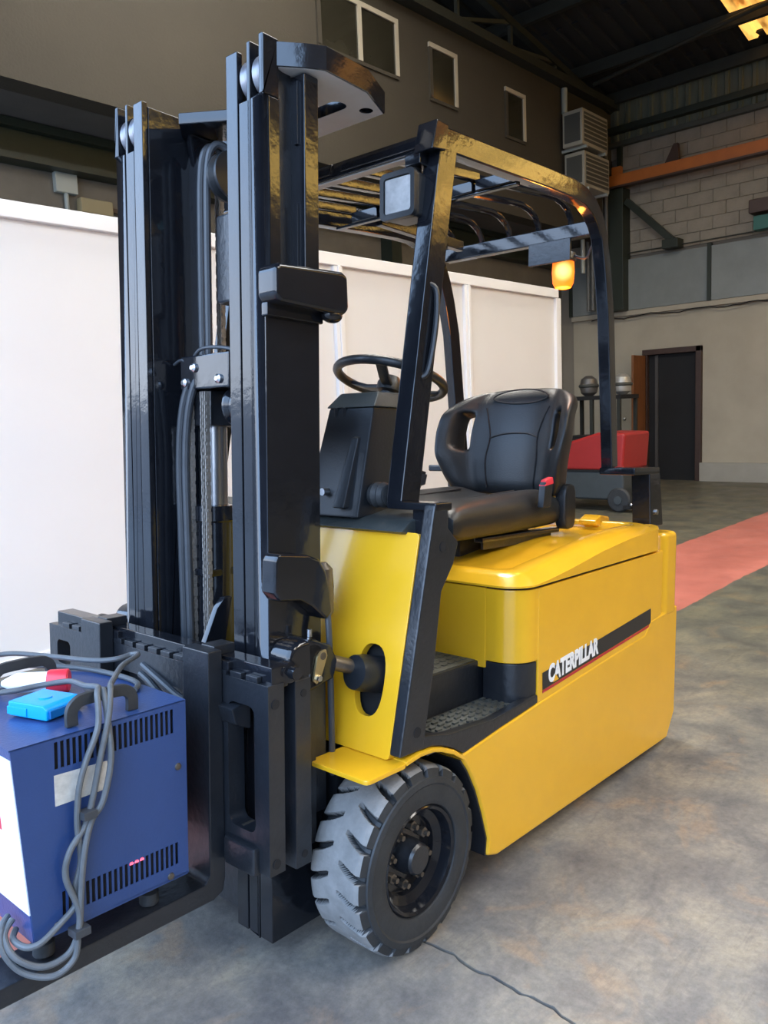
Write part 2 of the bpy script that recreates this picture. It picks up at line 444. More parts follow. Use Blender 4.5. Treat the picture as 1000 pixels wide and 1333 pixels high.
# orange crane rail and its brackets
cr = struct(MB().box(XB + .25, XB + .33, -4.85, 9, 4.86, 5.04).build('trim_1', M_ORNG, None, .008))
MB().box(XB + .22, XB + .36, -4.85, 9, 4.83, 4.86).build('rail_flange', M_DFR, cr)
MB().box(XB + .2, XB + .3, -4.72, -4.56, 5.04, 5.18).build('rail_cleat', M_ORNG, cr, .01)
MB().prism([(-3.80, 5.04), (-3.58, 5.04), (-3.60, 5.30), (-3.66, 5.30)], 'x', XB + .24, XB + .32).build('rail_stop', M_DFR, cr)
# corner column, diagonal brace, service pipes
MB().box(XB + .02, XB + .30, -4.80, -4.52, 2.86, 4.84).build('column', M_GRN, wb, .01)
MB().box(XB + .02, XB + .10, -4.72, -4.64, 4.84, 5.62).build('column', M_GRN, wb)
MB().sweep([(XB + .2, -4.5, 4.62), (XB + .2, -3.72, 3.86)], .05, .05, (1, 0, 0)).build('diagonal_brace', M_GRN, wb)
MB().box(XB + .06, XB + .3, -3.86, -3.6, 3.74, 3.88).build('brace_foot', M_GRN, wb, .01)
MB().box(XB + .1, XB + .34, -2.52, -2.2, 4.02, 4.22).build('wall_lamp', M_DFR, wb, .02)
MB().box(XB + .1, XB + .3, -2.46, -2.2, 3.78, 3.98).build('fuse_box', mat('teal_box', (.02, .11, .09), .5), wb, .01)
for i in range(5):
    MB().cyl((XB + .35, -5.13 + .085 * i, 0), .032, 2.9, 5.75, n=10).build('service_pipe', mat('grey_pipe', (.10, .098, .09), .5), wb)
MB().cyl((XB + .62, -5.08, 0), .035, 3.5, 5.85, n=10).build('service_pipe', M_PIPE, wb)
MB().box(XB + .3, XB + .7, -5.2, -4.85, 5.62, 5.8).build('pipe_tray', M_DFR, wb)
MB().box(XB + .62, XB + .95, -5.18, -4.9, 5.78, 6.02).build('hoist_block', M_ORNG, wb, .03)

# door_1: dark frame, open orange brown leaf, black sheet painted as the unlit room behind
d1 = struct(MB().box(XB + .02, XB + .11, -3.38, -3.29, 0, 2.18).build('door_1', M_DFR, None, .008))
MB().box(XB + .02, XB + .11, -4.28, -3.29, 2.09, 2.18).build('door_head', M_DFR, d1, .008)
MB().box(XB + .02, XB + .11, -4.28, -4.19, 0, 2.09).build('door_jamb', M_DFR, d1, .008)
MB().box(XB - .02, XB + .02, -4.2, -3.38, 0, 2.1).build('unlit_room_sheet', M_HOLE, d1)
MB().box(XB + .012, XB + .045, -4.08, -4.03, 0, 2.08).build('inner_post', mat('dim_post', (.05, .045, .042), .6), d1)
lf = MB().hexa([(XB + .11, -4.24, .02), (XB + .15, -4.20, .02), (XB + .66, -4.17, .02), (XB + .66, -4.21, .02), (XB + .11, -4.24, 2.08), (XB + .15, -4.20, 2.08), (XB + .66, -4.17, 2.08), (XB + .66, -4.21, 2.08)])
leaf = lf.build('door_leaf', M_WOOD, d1, .006)
MB().ellip((XB + .6, -4.36, 1.05), .03, .03, .03).build('door_handle', M_STEEL, leaf)

# other walls, roof
struct(MB().box(-12.2, 2.2, -7.2, -7.0, 4.2, 9).build('added_dark_sheet', M_ROOF))  # dark sheet added behind the girder to shut out sky light
MB().box(XB - .2, XB + .02, -7, 9, 6.3, 6.9).build('gable_strip', M_ROOF, wb)
wr = struct(MB().box(-12.1, 2.2, 9, 9.25, 0, 9).build('wall_right', M_LOW))
wf = struct(MB().box(2.2, 2.4, -6, 9, 5.0, 9).build('wall_front', M_LOW))
MB().box(2.2, 2.4, 4, 9, 0, 5.0).build('front_pier', M_LOW, wf)
def roofz(x): return 6.34 + .17 * (x - XB)
SKL = [(-11.38, -9.75), (-5.2, -3.9)]         # translucent strips across the roof (x ranges), from y=-2.42
ceil = MB()
def roofpatch(x0, x1, y0, y1):
    p = .25; n = max(1, int(round((y1 - y0) / p))); pr = []
    for i in range(n):
        a = y0 + (y1 - y0) * i / n; w = (y1 - y0) / n
        pr += [(a, 0), (a + w * .5, 0), (a + w * .6, .04), (a + w * .9, .04)]
    pr.append((y1, 0)); k = len(pr)
    return [(x, y, roofz(x) + h) for x in (x0, x1) for y, h in pr], [(i, i + 1, k + i + 1, k + i) for i in range(k - 1)]
for a, b, c, d in ((-12.1, -11.38, -12, 9.2), (-11.38, -9.75, -12, -2.52), (-9.75, 2.4, -12, 9.2)):
    ceil.add(*roofpatch(a, b, c, d))
ce = struct(ceil.build('ceiling', M_ROOF))
for x in (-11.38, -9.75): MB().box(x - .12, x + .12, -12, 9, roofz(x) + .03, roofz(x) + .09).build('roof_lap_strip', M_ROOF, ce)
y = -2.52
while y < 8.9:
    MB().add(*roofpatch(-11.38, -9.75, y, y + 1.0)).build('skylight_and_fill_sheet', M_SKYL, ce); y += 1.0
M_FILL = mat('pale_fill_sheet', (1, .97, .92), .5, emit=ROOF_FILL)
M_SUNS = mat('sunlit_skylight_sheet', (1, .97, .90), .5, emit=SUNSHEET)
M_GOLD = mat('sunlit_amber_glazing', (1, .66, .16), .5, emit=GLAZE)
for k in range(2):
    m_ = MB(); vs_, fs_ = roofpatch(-4.2, -2.2, -3.2 + k * 1.25, -2.0 + k * 1.25); m_.add([(a, b, c - .05) for a, b, c in vs_], fs_); m_.build('skylight_and_fill_sheet', M_SUNS, ce)
for x0, x1, y in ((-6.2, -4.4, 2.0), (-2.1, -.3, 5.0)):  # unseen glowing sheets added to lift the hall and partition
    while y < 8.9:
        m_ = MB(); vs_, fs_ = roofpatch(x0, x1, y, y + .98); m_.add([(a, b, c - .05) for a, b, c in vs_], fs_); m_.build('skylight_and_fill_sheet', M_FILL, ce); y += 1.0
# glazed strips high under the eaves on the sunny side of the hall (outside the frame, seen in the paint)
gz = struct(MB().box(-11.6, -2.0, 8.93, 8.99, 4.95, 5.05).build('window_4', M_STL))
for i in range(9): MB().box(-11.5 + i * 1.05, -10.5 + i * 1.05, 8.95, 8.98, 5.05, 5.75).build('glazing_sheet', M_GOLD, gz)
for i in range(4): MB().box(XB + .10, XB + .13, 4.8 + i * 1.03, 5.78 + i * 1.03, 4.75, 6.25).build('glazing_sheet', M_GOLD, gz)
for x in (-11.6, -10.62, -9.0, -7.7, -6.4, -5.0, -3.6, -2.2, -.8, .6):
    MB().box(x - .04, x + .04, -12, 9, roofz(x) - .18, roofz(x) - .01).build('purlin', M_STL, ce)
# lattice girder above the left wall
tr = struct(MB().box(-11.7, 2.2, YU - .05, YU + .05, 6.24, 6.32).build('trim_2', M_STL))
MB().sweep([(-11.7, YU, roofz(-11.7) - .22), (2.2, YU, roofz(2.2) - .22)], .05, .05).build('girder_chord', M_STL, tr)
xs = [-11.2, -9.95, -8.76, -7.53, -6.3, -5.0, -3.7, -2.4, -1.1, .2, 1.5]
M_WEB = mat('grey_green_web', (.045, .048, .036), .6)
for i, x in enumerate(xs):
    MB().sweep([(x, YU, 6.3), (x, YU, roofz(x) - .22)], .025, .025, (1, 0, 0)).build('girder_web', M_WEB, tr)
    if i + 1 < len(xs):
        MB().sweep([(x, YU, roofz(x) - .22), (xs[i + 1], YU, 6.3)], .025, .025, (0, 1, 0)).build('girder_web', M_WEB, tr)
MB().tube([(-10.6, YU + .3, 6.2), (-10.2, -2, 6.32), (-9.9, 3, 6.36)], .03, 8).build('tie_rod', M_STL, tr)

# white partition standing in the bay
YP, ZP = -2.42, 2.45
pw = struct(MB().box(-5.76, .85, YP - .045, YP + .02, ZP - .085, ZP).build('wall_partition', M_PARTF, None, .006))
px_ = [-5.76, -4.27, -2.74, -1.22, .3, .85]
for a, b in zip(px_, px_[1:]):
    MB().box(a + .03, b - .03, YP - .035, YP - .012, .08, ZP - .085).build('partition_panel', M_PART, pw)
    MB().box(a + .035, b - .035, YP - .014, YP + .0, .06, .14).build('bottom_rail', M_PARTF, pw, .004)
for x in px_:
    MB().box(x - .045, x + .045, YP - .045, YP + .018, 0, ZP - .085).build('partition_post', M_PARTF, pw, .008)
    if x > -5.7: MB().box(x - .012, x + .012, YP + .018, YP + .03, 0, ZP - .085).build('cover_strip', M_PARTF, pw, .004)

# ------------------------------------------------------------------ things in the hall
def air_con(x, z, lab):
    t = thing('air_conditioner', lab, 'air conditioner', (x, YU, z), 'air conditioners on the left wall')
    MB().box(-.40, .40, .06, .40, 0, .52).build('casing', M_AC, t, .015)
    MB().box(.40, .41, .10, .36, .06, .46).build('side_grille', M_ACD, t)
    MB().box(-.36, .36, .40, .408, .05, .47).build('front_panel', M_ACD, t, .004)
    for i in range(6): MB().box(-.36, .36, .408, .414, .09 + i * .065, .105 + i * .065).build('slat', M_AC, t)
    for k in (-.3, .3): MB().box(k - .02, k + .02, 0, .42, -.04, 0).build('bracket', M_PIPE, t)
    return t
air_con(-10.45, 5.20, 'pale air conditioner unit under the conduit, upper of the two on left wall')
air_con(-10.5, 4.60, 'pale air conditioner unit with louvred grille, lower of the two on left wall')
cd = MB().tube([(-10.14, YU + .05, 5.74), (-10.14, YU + .05, 6.1)], .045, 10).build('conduit', M_PIPE)
tag(cd, 'pale vertical conduit on left wall above the air conditioners', 'pipe')
jb = thing('junction_box', 'white square junction box with conduit under the green beam', 'electrical box', (-2.52, YL, 3.52))
MB().box(-.11, .11, 0, .07, 0, .22).build('casing', M_PIPE, jb, .01)
MB().cyl((.0, .035, 0), .022, -1.2, 0, n=10).build('conduit', M_PIPE, jb)
lb = thing('wall_lamp', 'small beige box lamp on the wall right of the white junction box', 'lamp', (-2.80, YL, 3.36))
MB().box(-.17, .17, 0, .10, 0, .14).build('casing', mat('beige_lamp', (.27, .22, .12), .5), lb, .015)
MB().box(-.27, -.17, .02, .06, .05, .09).build('bracket', M_DFR, lb)

sc = thing('floor_scrubber', 'red and grey floor scrubbing machine parked behind the white partition', 'cleaning machine', (-8.0, -3.0, 0))
MB().prism([(-.6, .50), (.33, .50), (.37, .96), (.0, .97), (-.6, .80)], 'x', -.35, .35).build('tank', M_SCR, sc, .04, 3)
MB().prism([(-.6, .14), (.26, .14), (.34, .30), (.33, .50), (-.6, .50)], 'x', -.33, .33).build('body', M_SCG, sc, .03, 3)
MB().box(-.34, .34, -.6, .36, .49, .515).build('seam_band', M_HOLE, sc)
for yy in (-.5, .28):
    w_ = MB().lathe([(.02, -.04), (.13, -.04), (.15, -.02), (.15, .02), (.13, .04), (.02, .04)], (.32, yy, .15), 'x').build('wheel', M_RUBS, sc)
    MB().cyl((.355, yy, .15), .05, 0, .02, 'x').build('hub', M_SCG, w_)
MB().box(.1, .4, .36, .46, .05, .09).build('squeegee', M_HOLE, sc)
MB().ellip((.36, .45, .10), .025, .025, .025).build('caster', M_STEEL, sc)

rk = thing('steel_rack', 'dark steel rack against the back wall behind the red machine', 'rack', (-10.0, -4.05, 0))
MB().box(-.3, .3, -.62, .36, 1.38, 1.44).build('shelf', M_HOLE, rk)
MB().box(-.3, .3, -.62, .36, .78, .84).build('shelf', M_HOLE, rk)
for a in (-.27, .27):
    for b in (-.58, -.12, .32): MB().box(a - .025, a + .025, b - .025, b + .025, 0, 1.38).build('leg', M_STL, rk)
for i, (b, lab, c) in enumerate(((-.31, 'dull grey dome on the dark rack, left of the truck pillar', (.13, .12, .11)), (.24, 'pale silver round lamp head on the dark rack, right of the truck pillar', (.42, .40, .36)))):
    t = thing('lamp_head', lab, 'lamp', (-10.0, -4.05 + b, 1.44), 'round lamp heads on the rack')
    MB().lathe([(.06, 0), (.12, .05), (.14, .15), (.115, .26), (.05, .31)], (0, 0, 0), 'z').build('shade', mat(f'lamp_shade_{i}', c, .4, .5), t)
    MB().lathe([(.14, .13), (.155, .145), (.155, .165), (.14, .18)], (0, 0, 0), 'z').build('rim', M_ACD, t)

# ================================================================== THE FORKLIFT (truck frame)
T = thing('forklift', 'yellow and black three wheel electric forklift with raised mast in the foreground', 'forklift', mtx=R_TW)

# ---- wheels
def tyre(y_in, y_out):
    """solid tyre with lugs: a grid around the axle, groove cells pushed inward"""
    sgn = 1 if y_out > y_in else -1
    w = abs(y_out - y_in); NT, R0 = 1056, .229
    prof = [(.150, 0.0, 0), (.196, .004, 0), (.204, .006, 1), (.2235, .012, 1), (.2285, .022, 1)]
    nw = 30
    prof += [(R0 + .0012 * math.sin(math.pi * k / nw), .022 + (w - .044) * k / nw, 1) for k in range(1, nw)]
    prof += [(.2285, w - .022, 1), (.2235, w - .012, 1), (.204, w - .006, 1), (.196, w - .004, 0), (.150, w, 0)]
    vs, fs = [], []
    NL = 21
    for r, h, g in prof:
        u = h / w
        for k in range(NT):
            t = k / NT; d = 0
            if g:
                for side in (0, 1):
                    q = u if side == 0 else 1 - u
                    if q < .42:
                        off = (.5 if side else 0) - .42 * (q / .43) ** 1.6
                        ph = (t * NL + off) % 1.0; ph = min(ph, 1 - ph)
                        hw = .125 * (1 - (q / .45) ** 3) ** .5 + .012
                        if ph < hw: d = max(d, .021 * min(1, (hw - ph) / .035))
            a = 2 * math.pi * t; rr = r - d
            vs.append((rr * math.cos(a), y_in + sgn * h, .229 + rr * math.sin(a)))
    m = len(prof)
    for i in range(m - 1):
        for k in range(NT): fs.append((i * NT + k, i * NT + (k + 1) % NT, i * NT + NT + (k + 1) % NT, i * NT + NT + k))
    return MB().add(vs, fs)
def wheel(s):
    yo = s * .53; w = tyre(s * .352, yo).build('front_wheel', M_RUB, T, ang=40)
    w.data.materials.append(M_RUBS)
    for p in w.data.polygons:       # dark unworn rubber on the shoulders, groove shade painted in it too, dusty contact face
        c_ = p.center
        if abs(c_.y) > .5185 or abs(c_.y) < .3635 or math.hypot(c_.x, c_.z - .229) < .2195: p.material_index = 1
    c = (0, 0, .229)
    A = (0, s, 0)
    MB().lathe([(.205, .5235), (.203, .528), (.19, .531), (.185, .528), (.15, .531), (.138, .526), (.134, .515)], c, axis=A, n=64, caps=False).build('sidewall', M_RUBS, w)
    MB().lathe([(.137, .36), (.137, .520), (.131, .5255), (.124, .521), (.117, .495), (.098, .483), (.094, .470), (.02, .470)], c, axis=A, n=48, caps=False).build('rim', M_BLK, w)
    MB().lathe([(.044, .465), (.044, .488), (.040, .495), (.039, .512), (.034, .519), (.012, .521)], c, axis=A, n=28).build('hub_cap', M_BLK2, w)
    nut = None
    for k in range(8):
        a = 2 * math.pi * (k + .3) / 8
        p = (.071 * math.cos(a), 0, .229 + .071 * math.sin(a))
        MB().lathe([(.013, .468), (.013, .484), (.007, .485), (.007, .497)], p, axis=A, n=6).build('wheel_nut', M_WORN, w, ang=20)
    return w
wheel(1); wheel(-1)
rw = MB().lathe([(.05, -.10), (.145, -.10), (.155, -.08), (.155, .08), (.145, .10), (.05, .10)], (-1.3, 0, .2365), 'y', 40).build('rear_wheel', M_RUBS, T)
MB().box(-1.38, -1.22, -.06, .06, .30, .40).build('steer_fork', M_BLK2, rw)

# ---- chassis
low = MB().prism([(-.33, .114), (-.283, .13), (-.288, .178), (-.261, .257), (-.231, .331), (-.194, .395), (-.163, .435), (-.160, .452), (-.332, .473), (-.537, .495), (-.93, .535),
                  (-1.30, .567), (-1.345, .610), (-1.60, .632), (-1.60, .21), (-1.53, .118)], 'y', -.53, .53).build('lower_body', M_YEL, T, .009, 3)
arch = [(-.330, .116), (-.284, .132), (-.289, .178), (-.262, .257), (-.232, .331), (-.195, .395), (-.164, .435)]
for s in (1, -1):
    MB().prism(arch + [(x + .006, z - .001) for x, z in arch[::-1]], 'y', s * .34, s * .522).build('arch_liner', M_BLK2, T)
MB().box(-.30, .10, -.33, .33, .16, .48).build('axle_housing', M_BLK2, T, .01)
for s in (1, -1):
    fe = [(.075, .5035), (.066, .505), (.02, .511), (-.03, .508), (-.07, .498), (-.12, .477), (-.163, .447), (-.158, .438), (-.115, .465), (-.066, .486), (-.03, .496), (.02, .499), (.066, .493), (.075, .4915)]
    pf = MB().prism(rrect(.07, .214, min(s * .345, s * .537), max(s * .345, s * .537), .014, 5), 'z', .4885, .5005).build('fender', M_YEL, T, .003, 2)
    MB().prism(fe, 'y', s * .345, s * .537).build('fender_arch', M_YEL, pf, .004, 2)
# front cowl with oval openings for the tilt cylinders
mt = frame((.085, 0, .50), (0, 1, 0), (-.115, 0, .535))
cw = plate('front_cowl', rrect(-.498, .498, 0, .545, .012, 3), [oval(.405, .175, .046, .088, 28, 2.6), oval(-.405, .175, .046, .088, 28, 2.6)], .022, mt, M_YEL, T, .006)
MB().hexa([(-.06, -.47, .50), (.055, -.47, .50), (.055, .47, .50), (-.06, .47, .50), (-.12, -.47, 1.0), (-.05, -.47, 1.0), (-.05, .47, 1.0), (-.12, .47, 1.0)]).build('cowl_bulkhead', M_HOLE, T)
# battery box with rounded corners
bat = MB().prism(rrect(-1.46, -.44, -.525, .525, .085, 8), 'z', .622, .836).build('battery_cover', M_YEL, T, .004)
MB().box(-.47, -.438, -.41, .41, .60, .838).build('cover_front_panel', M_YEL, bat, .003)
for s in (1, -1):
    MB().prism([(-.541, .492), (-1.30, .562), (-1.45, .62), (-1.45, .860), (-.541, .836)], 'y', s * .50, s * .5275).build('side_panel', M_YEL, bat, .004)
    MB().prism([(x, y * s) for x, y in [(-.538, .524), (-.50, .520), (-.465, .500), (-.447, .465), (-.443, .40), (-.50, .39), (-.538, .45)]], 'z', .48, .620).build('corner_kick_plate', M_BLK2, T, .003)
    # counterweight pillars at the rear corners
cwt = MB().prism(rrect(-1.603, -1.452, -.532, .532, .045, 6), 'z', .60, .925).build('counterweight', M_YEL, T, .018, 3)
# battery lid: shoulders over the side panels, sunken pan under the seat
def crease(x): return interp(x, [(-1.46, .955), (-1.366, .944), (-1.169, .931), (-.934, .905), (-.728, .872), (-.544, .848), (-.43, .846)])
def shoulder(x): return crease(x) + interp(x, [(-1.46, .010), (-1.2, .026), (-.6, .040), (-.43, .034)])
def lowe(x): return .845 + (-.54 - x) * .027
rings = []
for ins, zf in ((0, lowe), (0, lambda x: crease(x) + .002), (.030, lambda x: shoulder(x) - .012), (.045, lambda x: shoulder(x) - .003), (.07, shoulder), (.10, shoulder), (.112, lambda x: shoulder(x) - .006), (.122, lambda x: shoulder(x) - .030)):
    pts = rrect(-1.46 + ins * .6, -.432 - ins * .8, -.533 + ins, .533 - ins, max(.03, .09 - ins * .5), 10)
    # extra points along the long sides so that the lid can curve
    dense = []
    for a, b in zip(pts, pts[1:] + pts[:1]):
        k = max(1, int(round(math.hypot(b[0] - a[0], b[1] - a[1]) / .07))) if (abs(b[0] - a[0]) > .5 or abs(b[1] - a[1]) > .5) else 1
        k = 12 if k > 1 else 1
        for j in range(k): dense.append((a[0] + (b[0] - a[0]) * j / k, a[1] + (b[1] - a[1]) * j / k))
    rings.append([(x, y, zf(x)) for x, y in dense])
lid = MB(); n = len(rings[0]); lid.v = [p for r in rings for p in r]
lid.f = [(i * n + k, i * n + (k + 1) % n, i * n + n + (k + 1) % n, i * n + n + k) for i in range(len(rings) - 1) for k in range(n)]
last = (len(rings) - 1) * n; ci = len(lid.v)
lid.v.append((-.95, 0, shoulder(-.95) - .030)); lid.f += [(last + k, last + (k + 1) % n, ci) for k in range(n)]
lid.f.append(tuple(range(n))[::-1])
LID = lid.build('battery_lid', M_YEL, T, ang=42)
MB().prism(rrect(-1.45, -.445, -.52, .52, .085, 8), 'z', .830, .856).build('lid_seal', M_HOLE, T)
lt = MB().prism([(-1.475, .93), (-1.36, .945), (-1.35, .965), (-1.40, .985), (-1.475, .975)], 'y', .225, .30).build('lid_latch', M_YEL, T, .008)
MB().tube([(-1.46, -.30, .965), (-1.30, -.32, .972), (-1.2, -.34, .965)], .008, 6).build('lid_lead', M_HOSE, T)

# decal band with lettering on the left side panel
def decal(name, pts, y, m): return MB().prism(pts, 'y', y - .0006, y).build(name, m, T)
decal('decal_band', [(-.567, .528), (-1.349, .600), (-1.347, .656), (-.565, .580)], .5288, M_DEC)
decal('decal_stripe', [(-.567, .5185), (-1.349, .590), (-1.349, .598), (-.567, .5265)], .5288, M_DECR)
def letters(s, h, w, mtx, m, bold):
    cu = D.curves.new('lettering', 'FONT'); cu.body = s; cu.size = 1; cu.extrude = .004; cu.offset = bold; cu.space_character = 1.02; cu.resolution_u = 3
    ob = D.objects.new('lettering', cu); COL.objects.link(ob)
    me = D.meshes.new_from_object(ob.evaluated_get(bpy.context.evaluated_depsgraph_get()))
    D.objects.remove(ob)
    xs_ = [v.co.x for v in me.vertices]; ys_ = [v.co.y for v in me.vertices]
    sx_, sy_ = w / (max(xs_) - min(xs_)), h / (max(ys_) - min(ys_))
    me.transform(mtx @ Matrix.Diagonal((sx_, sy_, .1, 1)) @ Matrix.Translation((-min(xs_), -min(ys_), 0)))
    me.materials.clear()
    return link('lettering', me, m, T)
mt = Matrix(((-.996, 0, 0, -.600), (0, 0, 1, .5290), (.092, 1, 0, .5385), (0, 0, 0, 1)))
letters('CATERPILLAR', .058, .328, mt, M_DECW, .05)
MB().prism([(-.628, .5385), (-.662, .5415), (-.643, .5610)], 'y', .5288, .5298).build('decal_triangle', mat('yellow_decal', (.8, .42, .02), .4), T)

# side columns, rear brackets
for s in (1, -1):
    c = MB().prism([(-.037, 1.105), (.094, .515), (.004, .513), (-.037, .704), (-.066, .89), (-.113, .951), (-.135, 1.007), (-.092, 1.045), (-.090, 1.105)], 'y', s * .497, s * .532).build('side_column', M_BLK2, T, .006)
    for q in ((-.068, 1.0), (.030, .562)):
        MB().cyl((q[0], 0, q[1]), .013, s * .528, s * .5335, 'y', 14).build('bolt_recess', M_HOLE, c)
    MB().box(-.105, -.038, s * .375, s * .533, 1.088, 1.108).build('post_bracket', M_BLK, T, .004)
    MB().box(-.10, -.05, s * .45, s * .50, .95, 1.09).build('bracket_web', M_BLK, T, .004)

# footwell and steps
MB().box(-.46, -.05, -.40, .385, .60, .618).build('floor_plate', M_BLK2, T, .003)
fm = MB(); r_ = random.Random(3)
for i in range(11):
    for j in range(9):
        fm.box(-.43 + i * .032, -.412 + i * .032, .10 + j * .03, .112 + j * .03, .618, .622)
stuff(fm.build('floor_mat_ribs', M_TREAD, T))
MB().box(-.44, -.06, .08, .375, .617, .6195).build('floor_mat', M_TREAD, T)
MB().box(-.50, -.05, .36, .386, .49, .612).build('step_riser', M_BLK2, T, .003)
MB().box(-.52, -.02, .38, .522, .485, .503).build('step_plate', M_BLK2, T, .003)
sp_ = MB().box(-.49, -.12, .395, .505, .502, .506).build('step_tread', M_TREAD, T)
st = MB()
for i in range(10):
    for j in range(5): st.box(-.48 + i * .037, -.46 + i * .037, .402 + j * .021, .411 + j * .021, .506, .511)
stuff(st.build('tread_ribs', M_TREAD, sp_))
for s in (1, -1):
    MB().prism([(.012, .512), (-.03, .510), (-.07, .500), (-.12, .479), (-.165, .453), (-.332, .474), (-.537, .497), (-.537, .522), (-.3, .508), (-.1, .522), (-.0, .545)], 'y', s * .50, s * .531).build('step_trim', M_BLK2, T, .005)
MB().box(-.10, -.05, -.45, .40, .62, 1.03).build('footwell_wall', M_BLK2, T)

# dashboard
MB().prism([(-.02, 1.028), (.005, 1.036), (-.03, 1.062), (-.16, 1.085), (-.16, 1.0)], 'y', -.46, .46).build('dash_top', M_DASHT, T, .006)
tw = MB().hexa([(-.19, .10, 1.06), (-.01, .10, 1.06), (-.01, .300, 1.06), (-.19, .300, 1.06), (-.25, .125, 1.352), (-.085, .125, 1.352), (-.085, .290, 1.352), (-.25, .290, 1.352)]).build('steering_tower', M_PLA, T, .008)
MB().hexa([(-.26, .118, 1.350), (-.078, .118, 1.350), (-.078, .297, 1.350), (-.26, .297, 1.350), (-.25, .14, 1.392), (-.115, .14, 1.392), (-.115, .28, 1.392), (-.25, .28, 1.392)]).build('tower_cap', M_DASHT, tw, .005)
MB().hexa([(-.10, .215, 1.085), (.008, .222, 1.085), (.002, .262, 1.085), (-.10, .268, 1.085), (-.10, .232, 1.28), (-.052, .238, 1.27), (-.056, .262, 1.27), (-.10, .268, 1.28)]).build('tower_rib', M_PLA, tw, .006)
for y in (.150, .180): MB().box(-.10, -.078, y, y + .014, 1.318, 1.352).build('cap_clip', M_PLA, tw, .003)
MB().cyl((-.022, .175, 1.125), .010, -.01, .016, 'x', 14).build('key_switch', M_STEEL, tw)
MB().tube([(-.04, .10, 1.19), (-.04, .06, 1.19)], .010, 8).build('lever_stub', M_PLA, tw)
MB().lathe([(.018, 0), (.030, .005), (.034, .02), (.026, .03), (.034, .04), (.026, .05), (.030, .06), (.014, .065)], (-.07, .30, 1.12), 'y', 18).build('column_gaiter', M_RUBS, tw)
# steering wheel, tilted towards the driver
SWC = Vector((-.295, .168, 1.440)); TI = math.radians(17)
ax = Vector((-math.sin(TI), 0, math.cos(TI))); e1 = Vector((math.cos(TI), 0, math.sin(TI))); e2 = Vector((0, 1, 0))
ring = [SWC + (e1 * math.cos(a) + e2 * math.sin(a)) * .158 for a in [2 * math.pi * k / 48 for k in range(48)]]
sw = MB().tube(ring, .0135, 12, True).build('steering_wheel', M_PLA, T)
for a in (0.5, 0.5 + 2 * math.pi / 3, 0.5 + 4 * math.pi / 3):
    d_ = e1 * math.cos(a) + e2 * math.sin(a)
    MB().sweep([SWC - ax * .022 + d_ * .02, SWC - ax * .018 + d_ * .08, SWC + d_ * .150], .015, .006, ax).build('spoke', M_PLA, sw, .003)
MB().lathe([(.012, .012), (.026, .008), (.036, -.012), (.036, -.035), (.026, -.04)], SWC, axis=ax, n=20).build('hub', M_PLA, sw)
MB().tube([SWC - ax * .03, SWC - ax * .10, (-.215, .2, 1.36)], .023, 14).build('steering_column', M_PLA, T)

# ---- seat
def cushion():
    m = MB(); nx, ny = 14, 14; vs = []
    for side in (1, -1):
        for i in range(nx + 1):
            for j in range(ny + 1):
                u, v = i / nx * 2 - 1, j / ny * 2 - 1
                edge = (1 - abs(u) ** 5) * (1 - abs(v) ** 5)
                x = -.845 - u * .365; y = v * (.262 - .02 * max(0, u))
                mid = 1.024 + .006 * u
                if side > 0:
                    z = mid + .024 + .028 * edge ** .5 + .034 * math.exp(-((abs(v) - .76) / .20) ** 2) * edge ** .6 * (.55 + .45 * u) - .012 * math.exp(-(v / .4) ** 2)
                else: z = mid - .062 - .012 * edge ** .3
                vs.append((x, y, z))
    k = (nx + 1) * (ny + 1)
    for s in range(2):
        for i in range(nx):
            for j in range(ny):
                a = s * k + i * (ny + 1) + j; q = (a, a + 1, a + ny + 2, a + ny + 1); m.f.append(q if s else q[::-1])
    m.v = vs
    per = [(i, 0) for i in range(nx)] + [(nx, j) for j in range(ny)] + [(i, ny) for i in range(nx, 0, -1)] + [(0, j) for j in range(ny, 0, -1)]
    pi_ = [i * (ny + 1) + j for i, j in per]
    for a, b in zip(pi_, pi_[1:] + pi_[:1]): m.f.append((a, b, k + b, k + a))
    return m
seat = cushion().build('seat_cushion', M_VIN, T, ang=80)
sd = seat.modifiers.new('smooth', 'SUBSURF'); sd.levels = sd.render_levels = 1
MB().tube([(-.55, -.12, 1.056), (-.72, -.12, 1.068), (-1.05, -.12, 1.086)], .004, 6).build('cushion_seam', M_HOLE, seat)
MB().tube([(-.55, .12, 1.056), (-.72, .12, 1.068), (-1.05, .12, 1.086)], .004, 6).build('cushion_seam', M_HOLE, seat)
# backrest: wraps forward at the sides, one grip slot through each wing
BX, BZ, LEAN = -1.262, 1.046, math.radians(12)
def bk(u, v, off):      # u across -1..1, v up 0..1, off along the local normal
    hw = interp(v, [(0, .235), (.12, .266), (.3, .292), (.5, .302), (.7, .296), (.85, .280), (.95, .252), (1, .215)])
    y = u * hw
    wrap = .195 * abs(u) ** 2.5 * interp(v, [(0, .6), (.3, 1.0), (.7, .9), (1, .35)])
    dip = -.012 * math.exp(-((abs(u) - .60) / .10) ** 2)
    arch = 1 - .11 * abs(u) ** 3 * max(0, v - .5) * 2
    h = v * .455 * arch
    lx = wrap + off + dip * (1 if off > 0 else 0) + .018 * math.sin(math.pi * min(1, v * 1.1))
    return (BX + lx * math.cos(LEAN) - h * math.sin(LEAN), y, BZ + h * math.cos(LEAN) + lx * math.sin(LEAN))
NU, NV = 28, 18
bm_ = MB(); solid = {}
def hole(i, j):
    u = (i + .5) / NU * 2 - 1; v = (j + .5) / NV
    return .64 < abs(u) < .79 and .38 < v < .72
